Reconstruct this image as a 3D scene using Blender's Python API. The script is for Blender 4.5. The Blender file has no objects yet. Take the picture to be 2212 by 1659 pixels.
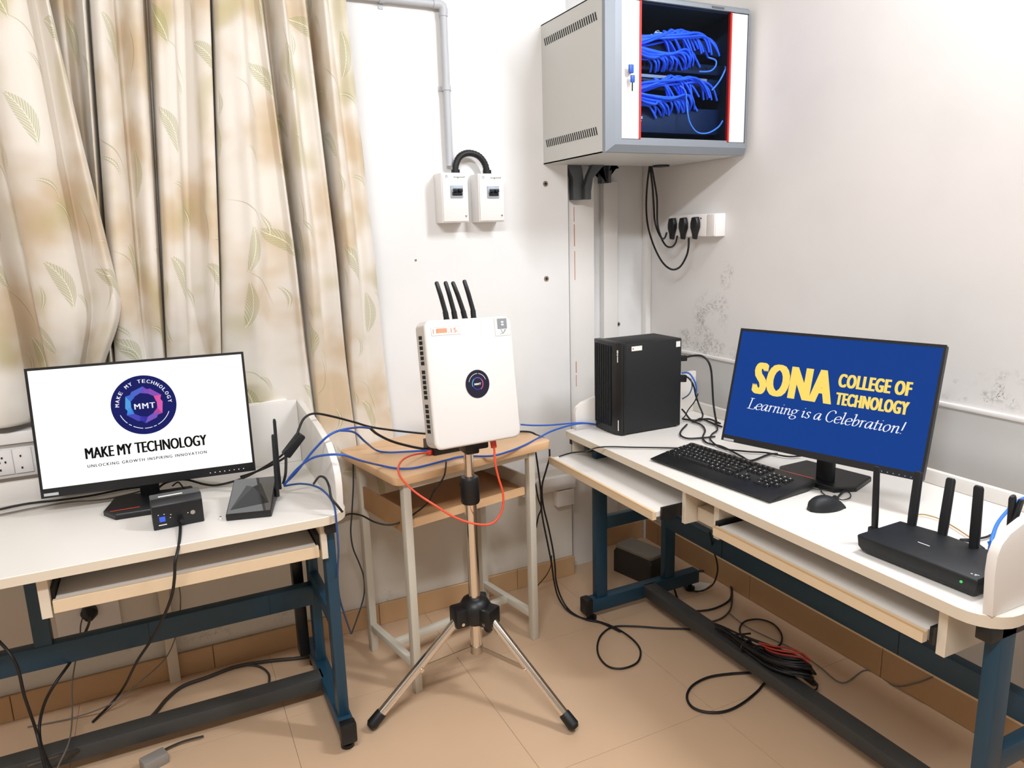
import bpy, bmesh, math, random
from mathutils import Vector, Matrix
random.seed(7)
PI = math.pi
SC = bpy.context.scene
COL = SC.collection

# ------------------------------------------------------------------ camera
FPX, PITCH, ROLL, YAW = 1569.4, math.radians(11.70), math.radians(-1.68), math.radians(25.67)
CAM = Vector((0, 0, 1.5))
fw = Vector((math.sin(YAW)*math.cos(PITCH), math.cos(YAW)*math.cos(PITCH), -math.sin(PITCH)))
rt = Vector((math.cos(YAW), -math.sin(YAW), 0)); up = rt.cross(fw)
rr = rt*math.cos(ROLL) + up*math.sin(ROLL); uu = -rt*math.sin(ROLL) + up*math.cos(ROLL)
cd = bpy.data.cameras.new('camera'); cam = bpy.data.objects.new('camera', cd); COL.objects.link(cam)
cam.matrix_world = Matrix(((rr.x, uu.x, -fw.x, CAM.x), (rr.y, uu.y, -fw.y, CAM.y), (rr.z, uu.z, -fw.z, CAM.z), (0, 0, 0, 1)))
cd.sensor_width = 36; cd.sensor_fit = 'HORIZONTAL'; cd.lens = FPX/2212*36; cd.clip_start = .02
SC.camera = cam

# ------------------------------------------------------------------ world, lights, exposure
w = bpy.data.worlds.new('world'); SC.world = w; w.use_nodes = True
w.node_tree.nodes['Background'].inputs[0].default_value = (.97, .98, 1, 1)
w.node_tree.nodes['Background'].inputs[1].default_value = .3
def area(name, loc, target, sx, sy, power, color):
    l = bpy.data.lights.new(name, 'AREA'); l.shape = 'RECTANGLE'; l.size = sx; l.size_y = sy; l.energy = power; l.color = color
    o = bpy.data.objects.new(name, l); COL.objects.link(o); o.location = loc
    o.rotation_euler = (Vector(target)-Vector(loc)).to_track_quat('-Z', 'Y').to_euler(); return o
area('tube_light_key', (1.95, .75, 2.66), (.75, 1.5, .6), .1, 1.2, 36, (.915, .95, 1))
area('tube_light_room', (-.3, -.2, 2.9), (-.1, 1.2, 0), 1.3, .15, 39, (.915, .95, 1))
SC.view_settings.view_transform = 'Standard'; SC.view_settings.look = 'None'
SC.view_settings.gamma = 1; SC.view_settings.use_curve_mapping = False
EXPO = 0.72; SC.view_settings.exposure = EXPO
SC.cycles.max_bounces = 10; SC.cycles.transparent_max_bounces = 12

# ------------------------------------------------------------------ materials
def lin(h):
    h = h.lstrip('#'); v = [int(h[i:i+2], 16)/255 for i in (0, 2, 4)]
    return tuple(x/12.92 if x <= .04045 else ((x+.055)/1.055)**2.4 for x in v) + (1,)
MATS = {}
def mat(name, h, rough=.5, metal=0, bump=0, bscale=60, var=0, vscale=8, coat=0, emit=0, spec=None):
    if name in MATS: return MATS[name]
    m = bpy.data.materials.new(name); m.use_nodes = True; nt = m.node_tree; b = nt.nodes['Principled BSDF']
    c = lin(h); b.inputs['Base Color'].default_value = c; b.inputs['Roughness'].default_value = rough; b.inputs['Metallic'].default_value = metal
    b.inputs['Coat Weight'].default_value = coat
    if spec is not None: b.inputs['Specular IOR Level'].default_value = spec
    if emit:
        b.inputs['Emission Color'].default_value = c; b.inputs['Emission Strength'].default_value = emit
        b.inputs['Base Color'].default_value = (0, 0, 0, 1)
    if bump or var:
        tc = nt.nodes.new('ShaderNodeNewGeometry')
    if var:
        n = nt.nodes.new('ShaderNodeTexNoise'); n.inputs['Scale'].default_value = vscale; n.inputs['Detail'].default_value = 5
        nt.links.new(tc.outputs['Position'], n.inputs['Vector'])
        mx = nt.nodes.new('ShaderNodeMix'); mx.data_type = 'RGBA'
        mx.inputs[6].default_value = tuple(x*(1-var) for x in c[:3])+(1,); mx.inputs[7].default_value = tuple(min(1, x*(1+var)) for x in c[:3])+(1,)
        nt.links.new(n.outputs['Fac'], mx.inputs[0]); nt.links.new(mx.outputs[2], b.inputs['Base Color'])
    if bump:
        n = nt.nodes.new('ShaderNodeTexNoise'); n.inputs['Scale'].default_value = bscale; n.inputs['Detail'].default_value = 3
        nt.links.new(tc.outputs['Position'], n.inputs['Vector'])
        bp = nt.nodes.new('ShaderNodeBump'); bp.inputs['Strength'].default_value = bump; bp.inputs['Distance'].default_value = .002
        nt.links.new(n.outputs['Fac'], bp.inputs['Height']); nt.links.new(bp.outputs['Normal'], b.inputs['Normal'])
    MATS[name] = m; return m

class NT:
    """tiny node-graph helper"""
    def __init__(s, m): s.t = m.node_tree
    def n(s, typ, **kw):
        x = s.t.nodes.new(typ)
        for k, v in kw.items(): setattr(x, k, v)
        return x
    def m(s, op, a, b=None, c=None):
        x = s.n('ShaderNodeMath', operation=op)
        for i, v in enumerate((a, b, c)):
            if v is None: continue
            if isinstance(v, (int, float)): x.inputs[i].default_value = v
            else: s.t.links.new(v, x.inputs[i])
        return x.outputs[0]
    def mix(s, f, a, b):
        x = s.n('ShaderNodeMix', data_type='RGBA')
        for i, v in ((0, f), (6, a), (7, b)):
            if isinstance(v, (int, float, tuple)): x.inputs[i].default_value = v
            else: s.t.links.new(v, x.inputs[i])
        return x.outputs[2]
    def smooth(s, v, lo, hi, o0=0., o1=1.):
        x = s.n('ShaderNodeMapRange', interpolation_type='SMOOTHSTEP')
        s.t.links.new(v, x.inputs[0])
        for i, q in ((1, lo), (2, hi), (3, o0), (4, o1)): x.inputs[i].default_value = q
        return x.outputs[0]

def wall_mat(name, base, low, zline, scuffs, axis):
    """painted plaster; 'low' is the paint below zline, scuffs = [(along, z, ra, rz, strength)]"""
    m = mat(name, base, .62, bump=.12, bscale=35); g = NT(m); b = m.node_tree.nodes['Principled BSDF']
    geo = g.n('ShaderNodeNewGeometry'); sp = g.n('ShaderNodeSeparateXYZ'); m.node_tree.links.new(geo.outputs['Position'], sp.inputs[0])
    a, z = sp.outputs[axis], sp.outputs[2]
    blot = g.n('ShaderNodeTexNoise'); blot.inputs['Scale'].default_value = 2.2; blot.inputs['Detail'].default_value = 6
    m.node_tree.links.new(geo.outputs['Position'], blot.inputs['Vector'])
    c = g.mix(g.smooth(blot.outputs['Fac'], .35, .7), lin(base), tuple(x*.94 for x in lin(base)[:3])+(1,))
    if zline: c = g.mix(g.smooth(z, zline-.002, zline+.002), g.mix(blot.outputs['Fac'], lin(low), tuple(x*.93 for x in lin(low)[:3])+(1,)), c)
    # scratches: thin ridges of a stretched noise, kept inside soft ellipses
    nz = g.n('ShaderNodeTexNoise'); nz.inputs['Scale'].default_value = 26; nz.inputs['Detail'].default_value = 4; nz.inputs['Distortion'].default_value = 1.6
    m.node_tree.links.new(geo.outputs['Position'], nz.inputs['Vector'])
    ridge = g.smooth(g.m('ABSOLUTE', g.m('SUBTRACT', nz.outputs['Fac'], .5)), .0, .014, 1, 0)
    n3 = g.n('ShaderNodeTexNoise'); n3.inputs['Scale'].default_value = 9; n3.inputs['Detail'].default_value = 2
    m.node_tree.links.new(geo.outputs['Position'], n3.inputs['Vector'])
    broken = g.smooth(n3.outputs['Fac'], .42, .56)
    n2 = g.n('ShaderNodeTexNoise'); n2.inputs['Scale'].default_value = 60; n2.inputs['Detail'].default_value = 6
    m.node_tree.links.new(geo.outputs['Position'], n2.inputs['Vector'])
    smear = g.m('MULTIPLY', g.smooth(n2.outputs['Fac'], .45, .75), g.m('MULTIPLY', broken, .45))
    tot = None
    for (ca, cz, ra, rz, st) in scuffs:
        d = g.m('ADD', g.m('POWER', g.m('DIVIDE', g.m('SUBTRACT', a, ca), ra), 2), g.m('POWER', g.m('DIVIDE', g.m('SUBTRACT', z, cz), rz), 2))
        k = g.m('MULTIPLY', g.smooth(d, .25, 1, 1, 0), st); tot = k if tot is None else g.m('MAXIMUM', tot, k)
    if tot is not None:
        f = g.m('MULTIPLY', tot, g.m('MAXIMUM', g.m('MULTIPLY', ridge, broken), smear))
        c = g.mix(f, c, lin('#403d3a'))
    m.node_tree.links.new(c, b.inputs['Base Color']); return m

def curtain_mat():
    m = mat('printed_curtain_cloth', '#e6dccf', .85); g = NT(m); nt = m.node_tree; b = nt.nodes['Principled BSDF']; L = nt.links
    uv = g.n('ShaderNodeUVMap'); col = None; fac_all = None
    base = g.n('ShaderNodeTexNoise'); base.inputs['Scale'].default_value = 3.5; base.inputs['Detail'].default_value = 3
    L.new(uv.outputs[0], base.inputs['Vector'])
    c = g.mix(g.smooth(base.outputs['Fac'], .42, .68), lin('#e6dfd4'), lin('#ceb899'))
    b2 = g.n('ShaderNodeTexNoise'); b2.inputs['Scale'].default_value = 5; b2.inputs['Detail'].default_value = 1
    mp = g.n('ShaderNodeMapping'); mp.inputs['Location'].default_value = (3.1, 7.7, 0); L.new(uv.outputs[0], mp.inputs[0]); L.new(mp.outputs[0], b2.inputs['Vector'])
    c = g.mix(g.m('MULTIPLY', g.smooth(b2.outputs['Fac'], .56, .74), .55), c, lin('#b5aa72'))
    for (sc, off, hw, ln, dark) in ((3.6, (0, 0, 0), .055, .16, '#8f9648'), (4.6, (5.3, 2.9, 0), .018, .10, '#7c8544'), (3.1, (1.7, 9.1, 0), .004, .15, '#8d8050')):
        mp = g.n('ShaderNodeMapping'); mp.inputs['Location'].default_value = off; L.new(uv.outputs[0], mp.inputs[0])
        vo = g.n('ShaderNodeTexVoronoi', voronoi_dimensions='2D'); vo.inputs['Scale'].default_value = sc; vo.inputs['Randomness'].default_value = .75
        L.new(mp.outputs[0], vo.inputs['Vector'])
        sub = g.n('ShaderNodeVectorMath', operation='SUBTRACT'); L.new(mp.outputs[0], sub.inputs[0]); L.new(vo.outputs['Position'], sub.inputs[1])
        sepc = g.n('ShaderNodeSeparateColor'); L.new(vo.outputs['Color'], sepc.inputs[0])
        rot = g.n('ShaderNodeVectorRotate', rotation_type='Z_AXIS'); L.new(sub.outputs[0], rot.inputs['Vector'])
        L.new(g.m('ADD', g.m('MULTIPLY', sepc.outputs[0], 1.3), .5), rot.inputs['Angle'])
        sx = g.n('ShaderNodeSeparateXYZ'); L.new(rot.outputs[0], sx.inputs[0])
        u = g.m('DIVIDE', sx.outputs[0], ln/2); v = g.m('ADD', sx.outputs[1], g.m('MULTIPLY', g.m('POWER', u, 2), .022))
        av = g.m('ABSOLUTE', v)
        wdt = g.m('MULTIPLY', g.m('SUBTRACT', 1, g.m('POWER', u, 2)), hw/2)
        inside = g.smooth(g.m('SUBTRACT', wdt, av), 0, .004)
        if hw > .01:
            barb = g.m('SINE', g.m('ADD', g.m('MULTIPLY', u, 46), g.m('MULTIPLY', av, 900)))
            body = g.m('MULTIPLY', inside, g.m('ADD', .34, g.m('MULTIPLY', barb, .22)))
            spine = g.m('MULTIPLY', inside, g.smooth(av, .0008, .002, 1, 0))
            c = g.mix(body, c, lin(dark)); c = g.mix(g.m('MULTIPLY', spine, .7), c, lin('#f2ecd8'))
        else:
            c = g.mix(g.m('MULTIPLY', g.smooth(g.m('SUBTRACT', wdt, av), -.001, .001), .45), c, lin(dark))
    L.new(c, b.inputs['Base Color'])
    b.inputs['Sheen Weight'].default_value = .15
    wv = g.n('ShaderNodeTexNoise'); wv.inputs['Scale'].default_value = 260; L.new(uv.outputs[0], wv.inputs['Vector'])
    bp = g.n('ShaderNodeBump'); bp.inputs['Strength'].default_value = .15; bp.inputs['Distance'].default_value = .001
    L.new(wv.outputs['Fac'], bp.inputs['Height']); L.new(bp.outputs[0], b.inputs['Normal'])
    return m

def glass_mat():
    m = bpy.data.materials.new('tinted_glass'); m.use_nodes = True; nt = m.node_tree; nt.nodes.clear(); g = NT(m)
    o = g.n('ShaderNodeOutputMaterial'); t = g.n('ShaderNodeBsdfTransparent'); t.inputs[0].default_value = (.80, .88, 1, 1)
    gl = g.n('ShaderNodeBsdfGlossy'); gl.inputs['Roughness'].default_value = .03
    lw = g.n('ShaderNodeFresnel'); lw.inputs[0].default_value = 1.12
    mx = g.n('ShaderNodeMixShader'); nt.links.new(lw.outputs[0], mx.inputs[0]); nt.links.new(t.outputs[0], mx.inputs[1]); nt.links.new(gl.outputs[0], mx.inputs[2])
    nt.links.new(mx.outputs[0], o.inputs[0]); return m

M_wallA = wall_mat('plaster_back', '#f1f0ee', '#e6dfd2', .5, [(.68, .03, .09, .12, 1), (.1, .16, .5, .07, .5), (-.3, .2, .3, .06, .4)], 0)  # cream low zone is the warm light under the desk, put into the colour
M_wallB = wall_mat('plaster_right', '#eeeae7', '#dad8d4', .965,
    [(2.36, 1.13, .12, .13, .9), (2.5, 1.02, .13, .06, .8), (2.27, 1.31, .05, .07, .6), (2.32, 1.0, .22, .045, .9), (1.24, 1.02, .26, .045, 1.3), (1.1, 1.05, .2, .06, .6), (2.3, 1.19, .06, .05, .7)], 1)
M_wall = mat('plaster_plain', '#e8e2da', .65, bump=.1)
M_ceil = mat('ceiling_white', '#f3f0ea', .8)
M_tile = mat('beige_floor_tile', '#d0b090', .28, bump=.03, bscale=20, var=.06, vscale=3)
M_tile2 = mat('beige_skirting_tile', '#c8a278', .4, bump=.04, var=.08, vscale=6)
M_grout = mat('brown_grout', '#a98c6d', .9)
M_lam = mat('white_laminate', '#e9e4dd', .38, bump=.03, bscale=200)
M_edge = mat('cream_edge_band', '#ddd0bb', .5)
M_wood = mat('wood_edge', '#dfc7a6', .55, var=.05, vscale=30)
M_blue = mat('teal_blue_powder_coat', '#173c50', .42, bump=.05, bscale=300)
M_black = mat('black_plastic', '#0d0f12', .42, bump=.03, bscale=400)
M_blackg = mat('black_gloss_plastic', '#0c0d10', .12)
M_blackm = mat('black_matte_plastic', '#101418', .55, bump=.05, bscale=500)
M_rubber = mat('black_cable_rubber', '#0e0f11', .5)
M_blueC = mat('blue_cable', '#2459b8', .45)
M_blueP = mat('blue_patch_cable', '#4a80ff', .4)
M_orange = mat('orange_cable', '#f0583a', .45)
M_greyC = mat('grey_cable', '#6e6a66', .5)
M_grey = mat('grey_metal', '#8d949c', .4, .3)
M_dgrey = mat('dark_grey_metal', '#565b5f', .5, .2)
M_rack = mat('light_grey_sheet_metal', '#cfcfcb', .45, bump=.03, bscale=300)
M_white = mat('white_plastic', '#f2efec', .35)
M_whites = mat('white_satin_plastic', '#f4efeb', .45)
M_radio = mat('warm_white_casing', '#e6e1dc', .5)
M_red = mat('red_strip', '#c7291c', .4)
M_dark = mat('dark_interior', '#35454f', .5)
M_slot = mat('dark_slot', '#141210', .8)
M_chrome = mat('chrome', '#e8e2da', .13, 1)
M_steel = mat('brushed_steel', '#b9b2a8', .35, 1)
M_beech = mat('beech_laminate', '#e2b98d', .4, bump=.02, var=.06, vscale=14)
M_beechd = mat('brown_hardboard', '#a98056', .6, var=.08, vscale=10)
M_cream = mat('cream_painted_steel', '#cfc8b8', .45)
M_paper = mat('white_paper', '#efece6', .7)
M_conduit = mat('grey_pvc', '#c3c6cb', .45)
M_cloth = curtain_mat()

# ------------------------------------------------------------------ mesh builder
class MB:
    def __init__(s): s.v = []; s.f = []
    def add(s, vs, fs):
        b = len(s.v); s.v += [Vector(p) for p in vs]; s.f += [tuple(b+i for i in f) for f in fs]; return s
    def box(s, x0, x1, y0, y1, z0, z1):
        return s.add([(x, y, z) for z in (z0, z1) for y in (y0, y1) for x in (x0, x1)], [(0, 2, 3, 1), (4, 5, 7, 6), (0, 1, 5, 4), (2, 6, 7, 3), (0, 4, 6, 2), (1, 3, 7, 5)])
    def obox(s, c, X, Y, Z, a, b, d):
        c = Vector(c); X, Y, Z = [Vector(q) for q in (X, Y, Z)]
        return s.add([c+X*(sx*a/2)+Y*(sy*b/2)+Z*(sz*d/2) for sz in (-1, 1) for sy in (-1, 1) for sx in (-1, 1)], [(0, 2, 3, 1), (4, 5, 7, 6), (0, 1, 5, 4), (2, 6, 7, 3), (0, 4, 6, 2), (1, 3, 7, 5)])
    def bar(s, p, q, a, b, ref=(0, 0, 1)):
        p, q = Vector(p), Vector(q); Z = (q-p).normalized(); X = Vector(ref).cross(Z)
        if X.length < 1e-4: X = Vector((1, 0, 0)).cross(Z)
        X.normalize(); Y = Z.cross(X); return s.obox((p+q)/2, X, Y, Z, a, b, (q-p).length)
    def prism(s, poly, h0, h1, axis='z'):
        f = {'z': lambda a, b, h: (a, b, h), 'y': lambda a, b, h: (a, h, b), 'x': lambda a, b, h: (h, a, b)}[axis]
        n = len(poly)
        return s.add([f(a, b, h0) for a, b in poly]+[f(a, b, h1) for a, b in poly], [tuple(range(n))[::-1], tuple(range(n, 2*n))]+[(i, (i+1) % n, n+(i+1) % n, n+i) for i in range(n)])
    def loft(s, rings, cap=True, closed=True):
        n = len(rings[0]); b = []
        vs = [p for r in rings for p in r]; fs = []
        for k in range(len(rings)-1):
            for i in range(n if closed else n-1):
                j = (i+1) % n; fs.append((k*n+i, k*n+j, (k+1)*n+j, (k+1)*n+i))
        if cap: fs += [tuple(range(n))[::-1], tuple(range((len(rings)-1)*n, len(rings)*n))]
        return s.add(vs, fs)
    def tube(s, pts, r, n=8, cap=True):
        pts = [Vector(p) for p in pts]; rs = r if isinstance(r, (list, tuple)) else [r]*len(pts)
        t = (pts[1]-pts[0]).normalized(); a = Vector((0, 0, 1)) if abs(t.z) < .9 else Vector((1, 0, 0)); N = t.cross(a).normalized(); rings = []
        for i, p in enumerate(pts):
            t = (pts[min(i+1, len(pts)-1)]-pts[max(i-1, 0)]).normalized(); N = (N-t*N.dot(t)).normalized(); B = t.cross(N)
            rings.append([p+(N*math.cos(2*PI*k/n)+B*math.sin(2*PI*k/n))*rs[i] for k in range(n)])
        return s.loft(rings, cap)
    def cyl(s, p, q, r, r2=None, n=20): return s.tube([p, q], [r, r if r2 is None else r2], n)
    def xf(s, M):
        s.v = [M @ p for p in s.v]; return s

W = {}                                    # world matrix of each object
def obj(name, mb, m, parent=None, bev=0, seg=2, smooth=35, extra=None):
    if parent is None:
        xs = [p.x for p in mb.v]; ys = [p.y for p in mb.v]; zs = [p.z for p in mb.v]
        M = Matrix.Translation(((min(xs)+max(xs))/2, (min(ys)+max(ys))/2, min(zs)))
    else: M = W[parent]
    I = M.inverted(); me = bpy.data.meshes.new(name); me.from_pydata([I @ p for p in mb.v], [], mb.f); me.materials.append(m)
    bm = bmesh.new(); bm.from_mesh(me); bmesh.ops.recalc_face_normals(bm, faces=bm.faces[:])
    if bev:
        ed = [e for e in bm.edges if len(e.link_faces) == 2 and e.calc_face_angle(0) > .6]
        bmesh.ops.bevel(bm, geom=ed, offset=bev, segments=seg, profile=.5, affect='EDGES', clamp_overlap=True)
    bm.to_mesh(me); bm.free()
    if smooth:
        for p in me.polygons: p.use_smooth = True
        me.set_sharp_from_angle(angle=math.radians(smooth))
    o = bpy.data.objects.new(name, me); COL.objects.link(o)
    if parent is None: o.matrix_world = M
    else: o.parent = parent
    W[o] = M; return o
def tag(o, label, cat=None, group=None):
    o['label'] = label
    if cat: o['category'] = cat
    if group: o['group'] = group
    return o
def thing(name, label, cat, loc=(0, 0, 0), rz=0, group=None):
    o = bpy.data.objects.new(name, None); COL.objects.link(o); o.empty_display_size = .05
    M = Matrix.Translation(loc) @ Matrix.Rotation(rz, 4, 'Z'); o.matrix_world = M; W[o] = M
    return tag(o, label, cat, group)
def struct(name, mb, m, parent=None, **k):
    o = obj(name, mb, m, parent, **k)
    if parent is None: o['kind'] = 'structure'
    return o
def spline(P, k=6):
    P = [Vector(p) for p in P]; out = []
    for i in range(len(P)-1):
        a, b, c, d = P[max(i-1, 0)], P[i], P[i+1], P[min(i+2, len(P)-1)]
        for j in range(k):
            t = j/k; out.append(.5*((2*b)+(c-a)*t+(2*a-5*b+4*c-d)*t*t+(3*b-a-3*c+d)*t**3))
    return out+[P[-1]]
def rrect(x0, x1, y0, y1, r, n=5):
    rs = r if isinstance(r, (tuple, list)) else [r]*4; o = []   # corners: x1y1, x0y1, x0y0, x1y0
    for (cx, cy, a0, q) in ((x1, y1, 0, rs[0]), (x0, y1, 90, rs[1]), (x0, y0, 180, rs[2]), (x1, y0, 270, rs[3])):
        sx = 1 if cx == x1 else -1; sy = 1 if cy == y1 else -1
        if q <= 0: o.append((cx, cy)); continue
        for k in range(n+1):
            a = math.radians(a0+90*k/n); o.append((cx-sx*q+q*math.cos(a), cy-sy*q+q*math.sin(a)))
    return o
def frame(c, X, Y):
    X, Y = Vector(X).normalized(), Vector(Y).normalized(); Z = X.cross(Y)
    return Matrix(((X.x, Y.x, Z.x, c[0]), (X.y, Y.y, Z.y, c[1]), (X.z, Y.z, Z.z, c[2]), (0, 0, 0, 1)))
def panelframe(cx, cy, cz, yw, tl, rl=0):
    n = Vector((math.cos(yw)*math.cos(tl), math.sin(yw)*math.cos(tl), math.sin(tl))); r = Vector((-math.sin(yw), math.cos(yw), 0)); u = n.cross(r)
    return frame((cx, cy, cz), r*math.cos(rl)+u*math.sin(rl), -r*math.sin(rl)+u*math.cos(rl))

def text_mb(s, x0, x1, y0, y1, z=0, offset=0, shear=0, spacing=1., fat=0):
    """built-in font, stretched into the box x0..x1, y0..y1 of the local plane"""
    cu = bpy.data.curves.new('t', 'FONT'); cu.body = s; cu.size = 1; cu.offset = offset; cu.shear = shear; cu.space_character = spacing; cu.resolution_u = 4
    o = bpy.data.objects.new('t', cu); COL.objects.link(o); bpy.context.view_layer.update()
    me = bpy.data.meshes.new_from_object(o); mb = MB(); vs = [v.co for v in me.vertices]
    ax0, ax1 = min(v.x for v in vs), max(v.x for v in vs); ay0, ay1 = min(v.y for v in vs), max(v.y for v in vs)
    x0 += fat; x1 -= fat
    for dx in ((-fat, -fat*.5, 0, fat*.5, fat) if fat else (0,)):
        mb.add([(x0+dx+(v.x-ax0)/(ax1-ax0)*(x1-x0), y0+(v.y-ay0)/max(ay1-ay0, 1e-6)*(y1-y0), z) for v in vs], [tuple(p.vertices) for p in me.polygons])
    bpy.data.objects.remove(o); bpy.data.meshes.remove(me); bpy.data.curves.remove(cu); return mb
def disc(mb, cx, cy, r, z, n=48):
    return mb.add([(cx+r*math.cos(2*PI*k/n), cy+r*math.sin(2*PI*k/n), z) for k in range(n)], [tuple(range(n))])
def arc(mb, cx, cy, r0, r1, a0, a1, z, n=24):
    vs = []; fs = []
    for k in range(n+1):
        a = math.radians(a0+(a1-a0)*k/n); vs += [(cx+r0*math.cos(a), cy+r0*math.sin(a), z), (cx+r1*math.cos(a), cy+r1*math.sin(a), z)]
    for k in range(n): fs.append((2*k, 2*k+2, 2*k+3, 2*k+1))
    return mb.add(vs, fs)
def screen_mat(name, h, s=1.):
    m = bpy.data.materials.new(name); m.use_nodes = True; b = m.node_tree.nodes['Principled BSDF']
    b.inputs['Base Color'].default_value = (.005, .005, .005, 1); b.inputs['Roughness'].default_value = .3; b.inputs['Specular IOR Level'].default_value = .05
    b.inputs['Emission Color'].default_value = lin(h); b.inputs['Emission Strength'].default_value = s*2**-EXPO; return m
def grad_mat(name, h0, h1, axis, lo, hi, s=1.):
    """flat two-colour print/graphic across object space"""
    m = screen_mat(name, h0, s); g = NT(m); tc = g.n('ShaderNodeTexCoord'); sp = g.n('ShaderNodeSeparateXYZ'); m.node_tree.links.new(tc.outputs['Object'], sp.inputs[0])
    c = g.mix(g.smooth(sp.outputs[axis], lo, hi), lin(h0), lin(h1)); m.node_tree.links.new(c, m.node_tree.nodes['Principled BSDF'].inputs['Emission Color']); return m
# ------------------------------------------------------------------ setting
YA, YR, XB, XS = 2.62, 2.80, 2.06, 1.534       # back wall, its recess by the corner, right wall, start of recess
fl = struct('floor', MB().box(-2.5, XB+.1, -2.3, YR+.1, -.06, -.004), M_grout, smooth=0)
T = .6085; G = .0012
base_tile = None
nx = [(.218 + i*T) for i in range(-4, 5)]; ny = [(1.58 + j*T) for j in range(-5, 3)]
for x in nx:
    for y in ny:
        x0, x1, y0, y1 = max(x+G/2, -2.5), min(x+T-G/2, XB), max(y+G/2, -2.3), min(y+T-G/2, YR)
        if x1-x0 < .03 or y1-y0 < .03: continue
        struct('tile', MB().box(x0, x1, y0, y1, -.008, 0), M_tile, fl, smooth=0)
struct('ceiling', MB().box(-2.5, XB+.1, -2.3, YR+.1, 2.95, 3.05), M_ceil, smooth=0)
struct('wall_back', MB().prism([(-2.5, YA), (XS, YA), (XS, YR), (XB+.1, YR), (XB+.1, YR+.1), (-2.5, YR+.1)], 0, 2.95), M_wallA, smooth=0)
struct('wall_right', MB().box(XB, XB+.1, -2.3, YR, 0, 2.95), M_wallB, smooth=0)
struct('wall_left', MB().box(-2.6, -2.5, -2.3, YR, 0, 2.95), M_wall, smooth=0)
struct('wall_front', MB().box(-2.5, XB+.1, -2.4, -2.3, 0, 2.95), M_wall, smooth=0)
def skirting(name, fixed, a0, a1, axis, h=.088, th=.02, sgn=-1):
    core = MB().box(a0, a1, fixed-.012, fixed, 0, h-.004) if axis == 'x' else MB().box(fixed-.012, fixed, a0, a1, 0, h-.004)
    b = struct(name, core, M_grout, smooth=0); a = a0
    while a < a1-.02:
        e = min(a+T-.002, a1)
        m = MB().box(a, e, fixed-th, fixed-.011, 0, h) if axis == 'x' else MB().box(fixed-th, fixed-.011, a, e, 0, h)
        struct('tile', m, M_tile2, b, bev=.002, seg=1, smooth=0); a += T
skirting('baseboard_back', YA, -2.4, XS+.0, 'x')
skirting('baseboard_corner', YR, XS+.002, XB-.03, 'x')
skirting('baseboard_right', XB, -2.2, YR-.03, 'y', h=.108)
# thin cement line on top of the skirting, bead along the right wall
struct('trim_1', MB().box(XB-.012, XB, -2.2, YR-.035, .962, .976), M_whites, bev=.004)
struct('trim_2', MB().box(-2.4, .36, YA-.075, YA, .925, .962), M_whites, bev=.004)     # ledge under the curtain
# vertical boxes and channels in the corner
t3 = struct('trim_3', MB().box(1.5665, 1.69, 2.67, YR, .0, 1.76), mat('channel_white', '#efebe6', .5), bev=.003)
stain = MB()
for (z0, z1, x, wd) in ((1.44, 1.53, 1.590, .004), (1.30, 1.42, 1.591, .003), (1.54, 1.60, 1.590, .003), (.9, .95, 1.592, .004), (.84, .89, 1.592, .003)):
    stain.box(x, x+wd, 2.6685, 2.6705, z0, z1)
struct('orange_stain', stain, mat('orange_drip', '#cf9a80', .8), t3, smooth=0)
struct('trim_4', MB().box(1.80, 1.875, 2.765, YR, .12, 1.71), mat('channel_white', '', .5), bev=.003)
struct('trim_5', MB().box(2.03, XB-.001, 2.765, YR-.001, .0, 1.8), mat('channel_white', '', .5), bev=.003)
struct('trim_6', MB().box(1.28, 1.535, YA-.035, YA, .415, .475), M_whites, bev=.003)
struct('trim_7', MB().box(-.115, -.08, YA-.045, YA-.018, .0, .52), M_edge, bev=.002)
for (x, y, z, r) in ((1.432, YA, 1.689, .011), (1.428, YA, 1.316, .011), (1.90, YR, 1.075, .010), (.877, YA, 1.413, .004)):
    p = thing('wall_plug', {1.689: 'round wall plug high beside the rack cabinet', 1.316: 'round wall plug in white wall right of the radio box antennas', 1.075: 'wall plug hole in the corner above the black computer tower', 1.413: 'tiny dark screw hole in the wall below the breaker boxes'}[z], 'wall plug', (x, y, z))
    obj('rim', MB().cyl((x, y-.002, z), (x, y+.001, z), r, r, 14), mat('plug_brown', '#8b7f70', .8), p)
    if r > .005: obj('hole', MB().cyl((x, y-.003, z), (x, y, z), r*.45, r*.45, 10), M_slot, p)
# low junction box on the recess wall
b = thing('junction_box', 'small cream junction box low on the wall behind the small table', 'junction box', (1.50, YA, .33))
obj('box', MB().box(1.44, 1.525, YA-.04, YA, .34, .41), M_whites, b, bev=.004)

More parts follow.
